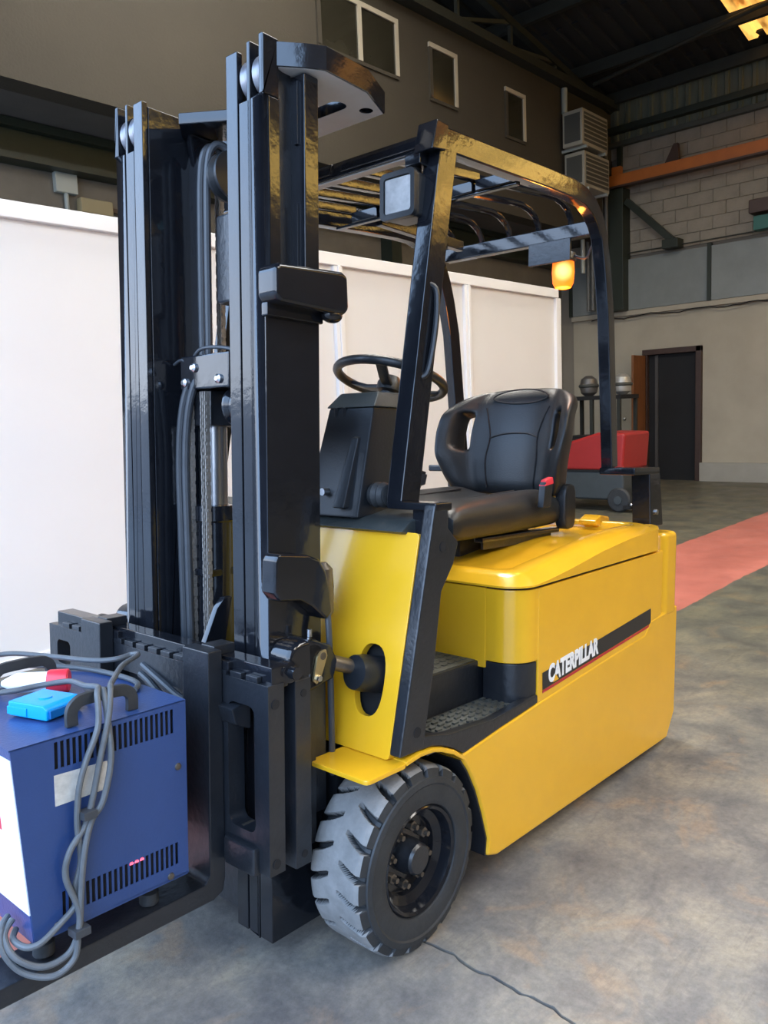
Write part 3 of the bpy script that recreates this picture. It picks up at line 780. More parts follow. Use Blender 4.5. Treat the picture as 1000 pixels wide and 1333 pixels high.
for s in (1, -1):
    for i in range(NU + 1):
        for j in range(NV + 1):
            u, v = i / NU * 2 - 1, j / NV
            eg = min(1, (1 - abs(u)) * 5 + .0) ** .5 * min(1, (1 - v) * 7, v * 9 + .2) ** .5
            bm_.v.append(bk(u, v, (.045 if s > 0 else -.085 * (1.15 - .4 * v)) * max(.0, eg)))
K = (NU + 1) * (NV + 1)
def idx(s, i, j): return s * K + i * (NV + 1) + j
for i in range(NU):
    for j in range(NV):
        if hole(i, j): continue
        q = (idx(0, i, j), idx(0, i + 1, j), idx(0, i + 1, j + 1), idx(0, i, j + 1))
        bm_.f += [q, tuple(K + a for a in q[::-1])]
        for (di, dj, a, b) in ((-1, 0, (i, j), (i, j + 1)), (1, 0, (i + 1, j), (i + 1, j + 1)), (0, -1, (i, j), (i + 1, j)), (0, 1, (i, j + 1), (i + 1, j + 1))):
            ii, jj = i + di, j + dj
            if not (0 <= ii < NU and 0 <= jj < NV) or hole(ii, jj):
                bm_.f.append((idx(0, *a), idx(0, *b), idx(1, *b), idx(1, *a)))
back = bm_.build('backrest', M_VIN, T, ang=80)
sd = back.modifiers.new('smooth', 'SUBSURF'); sd.levels = sd.render_levels = 2
def bline(pts, name='stitch_line'):
    MB().tube(crom([bk(u, v, .0465) for u, v in pts], 6), .0032, 6).build(name, M_HOLE, back)
bline([(-.42, .06), (-.40, .30), (-.36, .50), (-.42, .66), (-.50, .78)])
bline([(.42, .06), (.40, .30), (.36, .50), (.42, .66), (.50, .78)])
bline([(-.37, .50), (-.2, .54), (0, .55), (.2, .54), (.37, .50)])
bline([(-.46 + .46 * (1 - math.cos(math.pi * k / 10)), .88 + .07 * math.sin(math.pi * k / 10)) for k in range(11)])
bline([(-.46 + .46 * (1 - math.cos(math.pi * k / 10)), .88 - .06 * math.sin(math.pi * k / 10)) for k in range(11)])
# seat hinge shells, belt buckle, slide rails
for s in (1, -1):
    MB().prism(oval(-1.225, 1.025, .045, .085, 20, 3.4), 'y', s * .215, s * .262).build('hinge_cover', M_PLA, T, .012)
    ra = MB().box(-1.19, -.68, s * .20, s * .235, .932, .950).build('seat_rail', M_BLK, T, .004)
    MB().box(-1.17, -.72, s * .20, s * .21, .905, .934).build('rail_web', M_BLK2, ra)
MB().box(-1.15, -.70, -.13, .13, .86, .965).build('seat_pedestal', M_PLA, T, .01)
bu = MB().hexa([(x + .07, y, z) for x, y, z in [(-1.10, .262, 1.035), (-1.045, .262, 1.035), (-1.045, .287, 1.035), (-1.10, .287, 1.035), (-1.115, .262, 1.125), (-1.06, .262, 1.125), (-1.06, .287, 1.125), (-1.115, .287, 1.125)]]).build('belt_buckle', M_PLA, T, .004)
MB().hexa([(x + .07, y, z - .010) for x, y, z in [(-1.116, .260, 1.128), (-1.056, .260, 1.120), (-1.056, .289, 1.120), (-1.116, .289, 1.128), (-1.115, .264, 1.152), (-1.068, .264, 1.142), (-1.068, .285, 1.142), (-1.115, .285, 1.152)]]).build('release_button', M_RED, bu, .003)
bt = MB().hexa([(-1.0, -.31, 1.08), (-.95, -.31, 1.07), (-.95, -.28, 1.07), (-1.0, -.28, 1.08), (-1.04, -.31, 1.15), (-.99, -.31, 1.16), (-.99, -.28, 1.16), (-1.04, -.28, 1.15)]).build('belt_latch', M_PLA, T, .004)
MB().hexa([(-1.02, -.278, 1.10), (-.965, -.278, 1.09), (-.965, -.272, 1.09), (-1.02, -.272, 1.10), (-1.035, -.278, 1.14), (-.985, -.278, 1.145), (-.985, -.272, 1.145), (-1.035, -.272, 1.14)]).build('latch_tongue', M_STEEL, bt)

# ---- overhead guard
GZ = 2.033
for s in (1, -1):
    MB().sweep([(-.072, s * .40, 1.10), (-.228, s * .40, 2.02)], .026, .036, (1, 0, 0)).build('front_post', M_BLK, T, .005)
    sh = 0 if s > 0 else .035
    pth = [Vector((x, s * (y - sh * k), z)) for x, y, k, z in ((-.165, .405, 0, 2.031), (-.45, .402, .4, 2.050), (-.75, .395, .7, 2.073), (-.93, .39, .9, 2.084), (-1.02, .386, 1, 2.083), (-1.09, .382, 1, 2.064), (-1.145, .378, 1, 2.030), (-1.185, .374, 1, 1.982), (-1.212, .370, 1, 1.92), (-1.235, .368, 1, 1.85), (-1.267, .365, 1, 1.72), (-1.335, .36, 1, 1.172))]
    MB().sweep(pth, .022, .030, (0.01, 0, 1)).build('guard_side_beam', M_BLK, T, .005)
    MB().hexa([(-.205, s * .372, 2.0), (-.145, s * .372, 1.99), (-.145, s * .434, 1.99), (-.205, s * .434, 2.0), (-.215, s * .372, 2.066), (-.165, s * .372, 2.068), (-.165, s * .434, 2.068), (-.215, s * .434, 2.066)]).build('corner_gusset', M_BLK, T, .004)
    MB().box(-1.53, -1.30, s * .335, s * .475, 1.145, 1.172).build('rear_bracket_arm', M_BLK, T, .005)
    br = MB().hexa([(-1.575, s * .40, .945), (-1.455, s * .40, .945), (-1.455, s * .475, .945), (-1.575, s * .475, .945), (-1.535, s * .40, 1.15), (-1.435, s * .40, 1.15), (-1.435, s * .475, 1.15), (-1.535, s * .475, 1.15)]).build('rear_bracket_leg', M_BLK, T, .006)
    MB().cyl((-1.50, s * .47, 1.0), .010, 0, .012, 'y', 8).build('bracket_bolt', M_STEEL, br)
MB().tube(crom([(-.150, .418, 1.66), (-.168, .432, 1.64), (-.160, .436, 1.55), (-.135, .432, 1.44), (-.118, .418, 1.42)], 5), .008, 8).build('grab_handle', M_PLA, T)
# front header in two lengths with a waist between them
hd = MB().hexa([(-.222, -.385, 2.003), (-.172, -.385, 2.003), (-.172, .385, 2.003), (-.222, .385, 2.003), (-.228, -.385, 2.050), (-.183, -.385, 2.050), (-.183, .385, 2.050), (-.228, .385, 2.050)]).build('front_header', M_BLK, T, .005)
MB().hexa([(-.212, -.37, 2.0015), (-.182, -.37, 2.0), (-.182, .33, 2.0), (-.212, .33, 2.0015), (-.212, -.37, 2.003), (-.182, -.37, 2.003), (-.182, .33, 2.003), (-.212, .33, 2.003)]).build('grey_underside', M_UNDER, hd)
for a, b in ((-.37, .05), (.09, .37)):
    MB().hexa([(-.20, a, 2.012), (-.166, a, 2.012), (-.166, b, 2.012), (-.20, b, 2.012), (-.20, a, 2.046), (-.1745, a, 2.046), (-.1745, b, 2.046), (-.20, b, 2.046)]).build('header_channel', M_BLK, hd, .004)
MB().box(-1.15, -.66, -.215, -.185, 2.02, 2.058).build('guard_bar', M_BLK, T, .003)
for y in (-.29, -.16, -.03, .10, .235):
    p = [Vector((a, y, b)) for a, b in ((-.21, 2.032), (-.55, 2.072), (-.88, 2.108), (-1.04, 2.128), (-1.11, 2.134), (-1.165, 2.128), (-1.205, 2.112), (-1.232, 2.085), (-1.245, 2.05))]
    q = Vector((-.63, y, 2.08))
    MB().sweep([p[0], p[1], q], .012, .014, (0.01, 0, 1)).build('guard_bar', M_BLK, T, .003)
    MB().tube([q] + p[2:], .0115, 10).build('guard_hoop', M_BLK, T)
for a, b in ((-.285, -.165), (-.155, -.035), (-.025, .095), (.105, .23), (.24, .375)):
    MB().box(-.65, -.61, a, b, 2.034, 2.070).build('guard_cross_bar', M_BLK, T, .004)
MB().box(-.64, -.62, -.370, .385, 2.028, 2.036).build('guard_cross_bar', M_BLK, T, .002)
MB().box(-1.265, -1.225, -.335, .355, 2.012, 2.064).build('guard_rear_bar', M_BLK, T, .005)
MB().box(-1.238, -1.226, .062, .238, 1.935, 2.050).build('beacon_plate', M_BLK2, T, .003)
# beacon under the plate: lens lit from inside, brightest next to the bulb
def beacon_mat():
    m = D.materials.new('lit_amber_lens'); m.use_nodes = True; n = m.node_tree; b = n.nodes['Principled BSDF']
    b.inputs['Base Color'].default_value = (.8, .2, .01, 1)
    t = n.nodes.new('ShaderNodeTexCoord'); d = n.nodes.new('ShaderNodeVectorMath'); d.operation = 'DISTANCE'
    d.inputs[1].default_value = (-1.250, .200, 1.905); n.links.new(t.outputs['Object'], d.inputs[0])
    r = n.nodes.new('ShaderNodeValToRGB'); r.color_ramp.elements[0].position = .012; r.color_ramp.elements[1].position = .075
    r.color_ramp.elements[0].color = (1, .66, .20, 1); r.color_ramp.elements[1].color = (.60, .07, .003, 1)
    q = r.color_ramp.elements.new(.04); q.color = (1, .13, .006, 1)
    n.links.new(d.outputs['Value'], r.inputs[0]); n.links.new(r.outputs[0], b.inputs['Emission Color'])
    b.inputs['Emission Strength'].default_value = 1.25
    return m
bc = MB().lathe([(.044, .005), (.047, .0), (.047, -.024), (.040, -.028)], (-1.285, .180, 1.972), 'z', 24).build('beacon', M_BLK2, T)
MB().lathe([(.040, -.026), (.042, -.065), (.039, -.105), (.030, -.122), (.01, -.127)], (-1.285, .180, 1.972), 'z', 24).build('beacon_lens', beacon_mat(), bc)
MB().tube(crom([(-1.285, .20, 1.975), (-1.28, .27, 1.945), (-1.27, .30, 1.975), (-1.25, .33, 2.01)], 5), .005, 6).build('beacon_lead', M_HOSE, bc)
pl_ = D.lights.new('beacon_light', 'POINT'); pl_.energy = 3; pl_.color = (1, .30, .04); pl_.shadow_soft_size = .05
plo = D.objects.new('beacon_light', pl_); COL.objects.link(plo); plo.parent = bc; plo.location = (-1.285, .180, 1.81)
# work light behind the front post
hl = MB().hexa([(-.225, .285, 1.838), (-.135, .278, 1.836), (-.135, .392, 1.830), (-.225, .385, 1.838), (-.225, .285, 1.945), (-.135, .278, 1.952), (-.135, .392, 1.947), (-.225, .385, 1.945)]).build('work_light', M_PLA, T, .012, 3)
MB().box(-.137, -.128, .290, .380, 1.848, 1.937).build('lens', M_GLASS, hl, .004)
bz = plate('lens_bezel', rrect(-.058, .058, -.060, .060, .016), [rrect(-.045, .045, -.046, .046, .010)], .014, frame((-.131, .335, 1.892), (0, 1, 0), (0, 0, 1)), M_PLA, hl, .003)
MB().cyl((-.18, .345, 1.94), .022, 0, .055, 'z', 16).build('lamp_mount', M_PLA, hl)
MB().box(-.20, -.15, .34, .39, 1.965, 2.0).build('mount_bracket', M_BLK, hl, .003)

# ---- mast
ZB, ZT = .062, 2.145
for s in (1, -1):
    def bx(m, x0, x1, a, b, z0, z1): m.box(x0, x1, min(a * s, b * s), max(a * s, b * s), z0, z1)
    # outer rail
    o = MB()
    bx(o, .276, .293, .259, .302, ZB, 2.02); bx(o, .245, .293, .288, .302, 2.02, ZT + .004); bx(o, .243, .276, .288, .302, 1.56, 2.02)
    r1 = o.build('outer_mast_rail', M_BLK, T, .003)
    q = MB(); bx(q, .125, .2925, .283, .3032, ZB, 1.565); q.build('rail_side_plate', M_BLK, r1, .002)
    q = MB(); bx(q, .155, .200, .262, .336, 1.63, 2.085); q.build('rail_flange', M_BLK, r1, .004)
    q = MB(); bx(q, .200, .245, .275, .290, 1.56, 2.09); q.build('rail_web', M_BLK2, r1)
    q = MB(); bx(q, .200, .2055, .306, .318, 1.93, 2.07); q.build('weld_bead', M_BLK, r1, .001)
    q = MB(); bx(q, .200, .2055, .306, .316, 1.64, 1.80); q.build('weld_bead', M_BLK, r1, .001)
    # middle rail
    o = MB(); bx(o, .277, .2915, .2165, .2565, ZB, 2.02); bx(o, .14, .2915, .2445, .2565, ZB, ZT)
    r2 = o.build('middle_mast_rail', M_BLK, T, .003)
    # inner rail
    o = MB(); bx(o, .276, .293, .173, .214, ZB, ZT - .01); bx(o, .14, .276, .173, .187, ZB, ZT - .02); bx(o, .13, .15, .135, .187, ZB, ZT - .03)
    r3 = o.build('inner_mast_rail', M_BLK, T, .003)
    for (y, r) in ((.2725, r1), (.2305, r2)):
        MB().lathe([(.02, -.012), (.046, -.012), (.050, -.008), (.050, .008), (.046, .012), (.02, .012)], (.242, s * y, 2.075), 'y', 32).build('mast_roller', M_ROLL, r)
    # bracket arm, lift hook plate
    if s > 0:
     arm = MB(); arm.prism([(.312, 1.575), (.312, 1.635), (.298, 1.645), (.10, 1.657), (.082, 1.648), (.078, 1.572), (.092, 1.556), (.295, 1.56)], 'y', s * .295, s * .36)
     a_ = arm.build('mast_bracket', M_BLK, T, .02, 4)
     MB().ellip((.115, s * .335, 1.555), .03, .022, .018).build('bracket_stop', M_BLK, a_)
     MB().box(.125, .30, s * .296, s * .318, 1.535, 1.566).build('bracket_weld', M_BLK, a_, .004)
     hk = MB().prism([(.312, .985), (.30, 1.003), (.21, .992), (.172, .978), (.150, .945), (.138, .90), (.130, .845), (.152, .828), (.178, .85), (.20, .868), (.235, .886), (.298, .893), (.314, .915)], 'y', s * .300, s * .350).build('mast_hook_plate', M_BLK, T, .008, 3)
     MB().lathe([(.018, 0), (.026, .01), (.027, .075), (.024, .12), (.010, .135)], (.115, s * .30, .825), 'z', 20).build('hook_pin', M_WORN, hk)
    # lower mounting and tilt cylinder
    tlt = MB().prism(oval(.235, .735, .062, .062, 28, 2.8), 'y', s * .298, s * .372).build('tilt_cylinder', M_BLK, T, .012, 3)
    e_ = MB().prism([(.235, .80), (.16, .775), (.135, .73), (.15, .69), (.235, .675)], 'y', s * .30, s * .372); e_.build('clevis', M_BLK, tlt, .006)
    MB().prism(oval(.190, .742, .018, .018, 14) if False else [(.225, .700), (.213, .690), (.200, .700), (.178, .752), (.182, .768), (.198, .766), (.212, .755)], 'y', s * .372, s * .379).build('keeper_plate', M_BRASS, tlt, .002)
    MB().cyl((.193, 0, .754), .009, s * .376, s * .3805, 'y', 12).build('keeper_hole', M_WORN, tlt)
    MB().cyl((.211, 0, .705), .008, s * .378, s * .388, 'y', 6).build('keeper_bolt', M_STEEL, tlt, .001)
    MB().cyl((.20, s * .34, .795), .006, 0, .018, 'z', 8).build('grease_nipple', M_STEEL, tlt)
    MB().tube([(.150, s * .35, .728), (.05, s * .385, .692)], .0185, 18).build('cylinder_rod', M_WORN, tlt)
    MB().lathe([(.022, -.03), (.042, -.028), (.046, 0), (.046, .06), (.03, .065)], (.070, s * .392, .690), axis=(-1, .15 * s, -.25), n=24).build('cylinder_boot', M_PLA, tlt)
    MB().box(.15, .20, s * .30, s * .345, .36, .70).build('mast_side_strut', M_BLK2, T, .004)
# mast foot block
MB().box(.13, .27, -.17, .17, .08, .20).build('mast_foot_beam', M_BLK2, T, .006)
# top tie plate (outer), with slot and hole, and middle-mast yoke
out = [(.252, .303), (.205, .345), (.165, .372), (.02, .368), (-.098, .318)]
outline = out + [(x, -y) for x, y in out[::-1]] + [(.13, -.262), (.02, -.14), (.02, .14), (.13, .262)]
slot = [(.015 + .026 * math.cos(a) , (.26 if math.sin(a) > 0 else .18) + .026 * math.sin(a)) for a in [2 * math.pi * (k + .5) / 24 for k in range(24)]]
tp = plate('mast_tie_plate', outline, [slot, oval(-.055, .298, .018, .018, 18), oval(-.055, -.298, .018, .018, 18)], .052, Matrix.Translation((0, 0, 2.116)), M_BLK, T, .004)
plate('grey_underside', [(x * .985 + .001, y * .985) for x, y in outline], [[(x * .985 + .001, y * .985) for x, y in slot], oval(-.0535, .2935, .018, .018, 18), oval(-.0535, -.2935, .018, .018, 18)], .001, Matrix.Translation((0, 0, 2.0892)), M_UNDER, tp)
yo = [(.14, -.172), (.17, -.172), (.236, -.095), (.172, .01), (.13, .10), (.13, .172), (.10, .172), (.06, .06), (.06, -.06)]
plate('middle_mast_yoke', yo, [], .030, Matrix.Translation((0, 0, 2.085)), M_BLK, T, .004)
MB().hexa([(.09, -.172, 1.99), (.145, -.172, 1.99), (.145, -.150, 1.99), (.09, -.150, 1.99), (.09, -.172, 2.07), (.16, -.172, 2.07), (.19, -.115, 2.07), (.09, -.115, 2.07)]).build('yoke_gusset', M_BLK, T, .006)
MB().box(.02, .06, -.20, .17, 1.30, 1.42).build('mast_cross_member', M_BLK, T, .006)
MB().box(.02, .06, -.26, .26, .45, .56).build('mast_cross_member', M_BLK, T, .006)
# lift cylinder with chrome rod, crosshead, pulleys, chains, hoses
CY = (.14, -.100)
lc = MB().lathe([(.03, .12), (.052, .12), (.052, 1.04), (.056, 1.045), (.056, 1.085), (.03, 1.09)], (*CY, 0), 'z', 28).build('lift_cylinder', M_BLK, T)
MB().cyl((*CY, 0), .039, 1.085, 1.36, 'z', 24).build('piston_rod', M_STEEL, lc)
MB().box(.11, .20, -.125, -.05, .895, .915).build('cylinder_clamp', M_BLK, lc, .004)
ch = MB().box(.12, .215, -.140, .07, 1.395, 1.485).build('crosshead', M_BLK, T, .006)
for y, z in ((-.075, 1.452), (-.115, 1.415), (.03, 1.418)): MB().lathe([(.012, 0), (.012, .006), (.006, .011)], (.215, y, z), 'x', 12).build('crosshead_bolt', M_STEEL, ch)
pu = MB().lathe([(.02, -.02), (.055, -.02), (.055, -.014), (.046, -.006), (.046, .006), (.055, .014), (.055, .02), (.02, .02)], (.15, .045, 1.35), 'y', 28).build('chain_pulley', M_BLK, T)
MB().box(.11, .19, -.135, -.04, 1.30, 1.395).build('pulley_bracket', M_BLK2, T, .006)
def chain(x, y, z0, z1):
    m = MB(); z = z0; k = 0
    while z < z1:
        w_ = .0095 if k % 2 else .0075
        for a in (-w_, 0, w_): m.box(x - .008, x + .008, y + a - .0012, y + a + .0012, z - .004, z + .021)
        m.box(x - .004, x + .004, y - .012, y + .012, z + .004, z + .0125)
        z += .0175; k += 1
    return stuff(m.build('lift_chain', M_CHAIN, T))
chain(.212, -.036, .30, 1.385); chain(.20, -.120, .30, 1.39)
chain(.06, -.16, 1.40, 2.05)
def hose(pts, r=.0105, k=8, name='hydraulic_hose'): return MB().tube(crom(pts, k), r, 10).build(name, M_HOSE, T)
for i in (0, 1):
    dx = i * .028
    hose([(.215 - .002 * i, -.140 + dx, .20), (.215, -.138 + dx, .60), (.218, -.142 + dx, 1.0), (.217, -.146 + dx, 1.22), (.214, -.128 + dx, 1.36), (.20, -.095 + dx * .9, 1.44), (.18, -.06 + dx * .6, 1.47)])
    hose([(.16, -.112 + dx, 1.45), (.16, -.112 + dx, 1.8), (.158, -.108 + dx, 1.98), (.145, -.095 + dx, 2.035), (.115, -.08 + dx, 2.03), (.09, -.07 + dx, 1.97)])
hose([(.215, -.165, 1.466), (.214, -.135, 1.476), (.21, -.118, 1.462), (.21, -.114, 1.39)], .004)
hose([(.20, -.112, 1.462), (.20, -.07, 1.50), (.19, 0, 1.502), (.18, .06, 1.49)], .005)
up_ = MB().lathe([(.02, -.02), (.062, -.02), (.062, -.012), (.05, -.004), (.05, .004), (.062, .012), (.062, .02), (.02, .02)], (.13, -.022, 1.95), 'y', 28).build('hose_pulley', M_PLA, T)
MB().box(.10, .16, -.05, .02, 1.62, 1.85).build('pulley_carrier', M_BLK2, T, .01)
MB().tube([(.12, -.01, 1.87), (.12, -.01, 1.905)], .014, 10).build('hose_fitting', mat('teal_fitting', (.02, .14, .15), .4), T)
hose([(.12, -.01, 1.50), (.11, .0, 1.62), (.11, .0, 1.75)], .016)
hose([(.13, .345, .44), (.14, .352, .60), (.14, .345, .80), (.125, .318, .90)], .008)

# ---- carriage (shifted a little to the truck's right) and forks
ca = MB().box(.322, .372, -.55, .402, .716, .766).build('carriage_top_bar', M_BLK, T, .004)
MB().box(.325, .352, -.30, .26, .60, .73).build('bar_web', M_BLK2, ca)
fr_o = [(-.575, .30), (.405, .30), (.405, .728), (-.575, .728)]
hol = [rrect(-.20, .10, .40, .66, .015, 3), rrect(.265, .358, .385, .672, .02, 3), rrect(-.53, -.455, .62, .688, .015, 3), rrect(-.53, -.36, .40, .58, .02, 3)]
cf = plate('carriage_frame', fr_o, hol, .046, frame((.362, 0, 0), (0, 1, 0), (0, 0, 1)), M_BLK2, T, .004)
for z in (.685, .325): MB().cyl((.365, .404, z), .011, 0, .003, 'y', 14).build('bolt_hole', M_HOLE, cf)
sl = MB()
for a in range(-9, 7): sl.box(.372, .386, a * .055, a * .055 + .04, .728, .742)
sl.build('fork_notch_strip', M_BLK2, ca, .002)
MB().box(.335, .40, .255, .37, .29, .36).build('lower_fork_block', M_BLK2, cf, .012)
MB().prism([(.402, .66), (.39, .62), (.345, .60), (.345, .67)], 'y', .235, .30).build('fork_hook', M_BLK2, cf, .006)
MB().tube([(.33, .305, .66), (.33, .305, .37)], .010, 10).build('side_shift_rod', M_BLK2, cf)
MB().cyl((.345, .30, .375), .012, 0, .03, 'x', 8).build('rod_nut', M_WORN, cf)
for s in (1, -1):
    gp = MB().box(.254, .304, s * .35, s * .402, .285, .722).build('carriage_guide_plate', M_BLK2, T, .004)
    for z in (.690, .315): MB().cyl((.278, 0, z), .009, s * .401, s * .4035, 'y', 12).build('bolt_hole', M_HOLE, gp)
    MB().box(.20, .26, s * .31, s * .36, .30, .71).build('guide_block', M_BLK2, gp)
    MB().lathe([(.022, 0), (.024, .005), (.024, .03), (.014, .032), (.014, .05)], (.315, s * .372, .745), axis=(0, s, 0), n=16).build('carriage_roller', M_BLK, T)
    # inner lift brackets rising behind the top bar
    y = -.196 if s < 0 else .02
    ib = MB().prism([(.22, .70), (.30, .70), (.24, .83), (.215, .855), (.19, .855)], 'y', y, y + .02).build('carriage_lug', M_BLK, T, .003)
MB().tube(crom([(.22, -.21, .79), (.20, -.205, .86), (.17, -.19, .875), (.14, -.17, .876)], 6), .008, 8).build('hydraulic_hose', M_HOSE, T)
hose([(.385, -.09, .665), (.388, -.05, .655), (.388, .0, .63), (.386, .06, .60), (.384, .12, .575)], .010)
hose([(.385, -.08, .69), (.39, 0, .668), (.388, .08, .64), (.386, .14, .63)], .010)
for (y0, y1) in ((.15, .25), (-.315, -.215)):
    m = MB().prism([(.386, .785), (.426, .785), (.430, .27), (.442, .252), (.90, .246), (1.30, .232), (1.42, .222), (1.42, .212), (1.0, .206), (.42, .206), (.392, .218), (.386, .25)], 'y', y0, y1)
    f = m.build('fork', M_BLK2, T, .005)
    MB().box(.33, .39, y0 + .025, y1 - .025, .765, .788).build('fork_hook', M_BLK2, f, .003)
    MB().box(.345, .386, y0 + .02, y1 + .02, .735, .760).build('fork_pin', M_BLK, f, .004)

# ================================================================== battery charger standing on the forks
C = thing('battery_charger', 'blue sheet metal battery charger with white front standing on the forks', 'battery charger', mtx=R_TW @ Matrix.Translation((0, 0, 0)))
X0, Y0, Y1, Z0, Z1 = .505, -.13, .272, .316, .702
XT, XBm = .878, .845            # front face leans
def slots(zc, h, x0, x1, n):
    out = []
    for i in range(n):
        x = x0 + (x1 - x0) * i / (n - 1); out.append([(x - .0036, zc - h / 2), (x + .0036, zc - h / 2), (x + .0036, zc + h / 2), (x - .0036, zc + h / 2)])
    return out
side_o = [(X0, Z0), (XBm, Z0 + .004), (XT, Z1 - .006), (X0, Z1)]
for yy, nm in ((Y1 - .001, 1), (Y0 + .001, 2)):
    plate('side_panel', side_o, slots(.662, .052, .538, .792, 22) + slots(.370, .048, .532, .785, 22), .002, frame((0, yy, 0), (1, 0, 0), (0, 0, 1)), M_BLUE, C)
MB().hexa([(X0 + .01, Y0 + .012, Z0 + .01), (XBm - .01, Y0 + .012, Z0 + .01), (XBm - .01, Y1 - .012, Z0 + .01), (X0 + .01, Y1 - .012, Z0 + .01), (X0 + .01, Y0 + .012, Z1 - .01), (XT - .012, Y0 + .012, Z1 - .01), (XT - .012, Y1 - .012, Z1 - .01), (X0 + .01, Y1 - .012, Z1 - .01)]).build('inner_core', M_HOLE, C)
MB().hexa([(X0, Y0, Z1 - .003), (XT + .002, Y0, Z1 - .009), (XT + .002, Y1, Z1 - .009), (X0, Y1, Z1 - .003), (X0, Y0, Z1), (XT + .002, Y0, Z1 - .006), (XT + .002, Y1, Z1 - .006), (X0, Y1, Z1)]).build('top_panel', M_BLUE, C)
MB().box(X0 - .002, X0, Y0, Y1, Z0, Z1).build('back_panel', M_BLUE, C)
MB().box(X0, XBm, Y0, Y1, Z0 - .002, Z0 + .004).build('base_panel', M_BLUE, C)
def front(z): return XBm + (XT - XBm) * (z - Z0) / (Z1 - Z0)
def fpan(name, z0, z1, y0, y1, t, m):
    return MB().hexa([(front(z0) - .008, y0, z0), (front(z0) + t, y0, z0), (front(z0) + t, y1, z0), (front(z0) - .008, y1, z0), (front(z1) - .008, y0, z1), (front(z1) + t, y0, z1), (front(z1) + t, y1, z1), (front(z1) - .008, y1, z1)]).build(name, m, C, .001)
fpan('front_panel', Z0, .372, Y0, Y1 - .002, .001, M_BLUE)
fpan('front_panel', .676, Z1 - .006, Y0, Y1 - .002, .001, M_BLUE)
fpan('white_front_panel', .372, .676, Y0, Y1 - .003, .002, M_WHITE)
fpan('red_mark', .52, .56, .175, .196, .003, M_RED)
mk = MB()
mk.prism([(.797, .565), (.690, .566), (.689, .622), (.798, .625)], 'y', Y1 - .0005, Y1 + .0012)
mk.build('paper_label', M_LAB, C)
for q in ((.525, .560), (.548, .325), (.800, .332)): MB().lathe([(.008, 0), (.007, .003), (.002, .004)], (q[0], Y1, q[1]), 'y', 12).build('screw', M_WORN, C)
for i in range(3): MB().box(.612 + i * .012, .621 + i * .012, Y1 - .004, Y1 + .0005, .388, .392).build('indicator_lamp', mat('lit_red_led', (1, .12, .2), .4, emit=.8), C)
for x in (.565, .80):
    for y in (.205, -.262 + .19):
        yy = .212 if y > 0 else -.10
        MB().lathe([(.016, 0), (.021, .006), (.021, .03), (.012, .034), (.012, .070)], (x, yy, .2475), 'z', 18).build('foot', M_RUBS, C)
# handles
def handle(y):
    p = [(.745, y, .700), (.745, y, .728), (.735, y, .742), (.715, y, .748), (.645, y, .748), (.624, y, .742), (.614, y, .728), (.614, y, .700)]
    MB().sweep(crom(p, 4), .012, .006, (0, 1, 0)).build('handle', M_RUBS, C, .002)
handle(.243); handle(-.105)

# cables and plugs lying on it
def cab(name, label, runs, r=.0062):
    t = thing(name, label, 'cable', mtx=R_TW)
    for pts in runs: MB().tube(crom(pts, 8), r, 10).build('cable_run', M_CABLE, t)
    return t
YC = .2865
cA = [(.80, -.06, .712), (.745, -.015, .718), (.690, .01, .724), (.655, .065, .735), (.665, .15, .744), (.675, .22, .757), (.700, .262, .757), (.712, .283, .70), (.741, YC, .639), (.757, YC, .587), (.762, YC, .521), (.757, YC, .45), (.770, YC, .40), (.768, YC, .367)]
cD = [(.768, YC, .367), (.809, YC, .338), (.842, YC, .322), (.862, .27, .318), (.87, .24, .325), (.856, .22, .33)]
t1 = cab('charging_cable', 'grey twin charging cable with blue connector looped down the charger side', [cA + cD[1:],
    [(.620, .07, .712), (.64, .13, .722), (.66, .2, .742), (.684, .258, .757), (.690, .282, .70), (.693, YC + .008, .631), (.713, YC + .010, .556), (.738, YC + .006, .518), (.758, YC + .012, .455), (.766, YC + .012, .377), (.771, YC + .012, .323), (.792, YC + .01, .283), (.838, YC, .275), (.877, .262, .302), (.884, .235, .335), (.862, .22, .352)]])
MB().sweep([(.745, YC - .008, .538), (.745, YC + .022, .540)], .014, .008, (0, 0, 1)).build('cable_tie', M_HOSE, t1, .002)
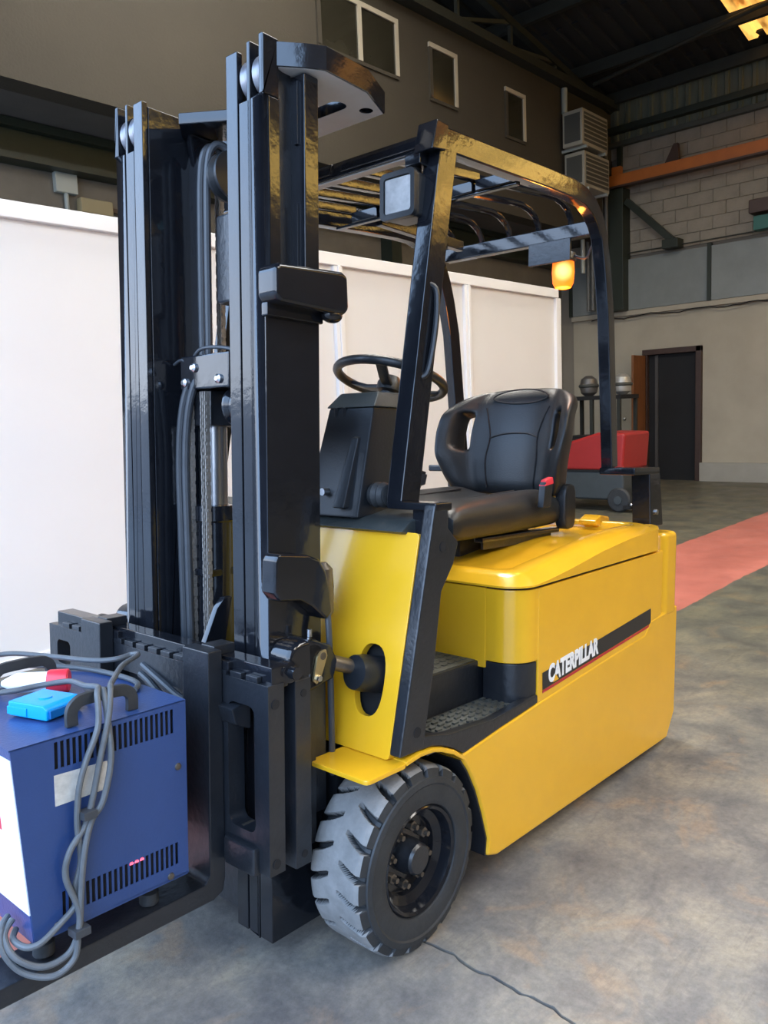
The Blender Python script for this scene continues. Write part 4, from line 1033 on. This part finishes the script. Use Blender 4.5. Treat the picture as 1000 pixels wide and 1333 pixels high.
MB().sweep([(.770, YC - .004, .318), (.770, YC + .028, .320)], .016, .008, (0, 0, 1)).build('cable_tie', M_HOSE, t1, .002)
con = MB().prism([(-.052, 0), (.052, 0), (.052, .022), (.042, .030), (-.052, .030)], 'y', -.047, .047)
co = con.build('connector', M_CYAN, t1, .004)
co['label'] = 'bright blue plastic battery connector'
co.matrix_local = Matrix.Translation((.738, .122, .701)) @ Matrix.Rotation(math.radians(108), 4, 'Z')
q = MB().box(.05, .058, -.042, .042, .004, .020).build('connector_face', mat('dark_blue_plastic', (.0, .10, .30), .4), co, .001)
MB().box(-.052, .0, -.0495, -.045, .004, .020).build('connector_clip', M_CYAN, co, .001)
MB().cyl((0, 0, .030), .014, 0, .002, 'z', 16).build('connector_boss', M_CYAN, co)
t2 = cab('power_cable', 'grey mains cable with red and white plug lying over the charger top', [
    [(.68, -.30, .73), (.63, -.27, .735), (.575, -.183, .732), (.533, -.06, .735), (.500, -.012, .740), (.462, -.005, .745), (.470, .035, .752), (.54, .085, .75), (.61, .17, .752), (.65, .225, .757), (.672, .262, .757), (.690, .285, .715), (.710, YC + .002, .647), (.731, YC + .002, .561), (.748, YC + .002, .515), (.781, YC + .004, .476), (.789, YC + .002, .428), (.770, YC + .012, .360), (.775, YC + .016, .315), (.786, YC + .018, .272), (.824, YC + .010, .254), (.868, .268, .272), (.892, .245, .315), (.885, .225, .348), (.862, .20, .35)],
    [(.66, -.25, .716), (.585, -.17, .712), (.532, -.09, .709), (.512, .033, .709), (.518, .110, .709), (.55, .15, .709)],
    [(.83, -.10, .716), (.78, -.085, .716), (.735, -.055, .718)]])
pa = MB().lathe([(.006, -.02), (.017, 0), (.022, .012), (.022, .075), (.024, .078)], (.730, -.050, .725), axis=(-.095, .075, 0), n=22).build('plug_body', M_WHITE, t2)
pa['label'] = 'white body of the mains plug'
pr_ = MB().lathe([(.024, .076), (.026, .08), (.026, .118), (.023, .121)], (.730, -.050, .725), axis=(-.095, .075, 0), n=22).build('plug_cap', M_RED, t2)
pr_['label'] = 'red end of the mains plug'
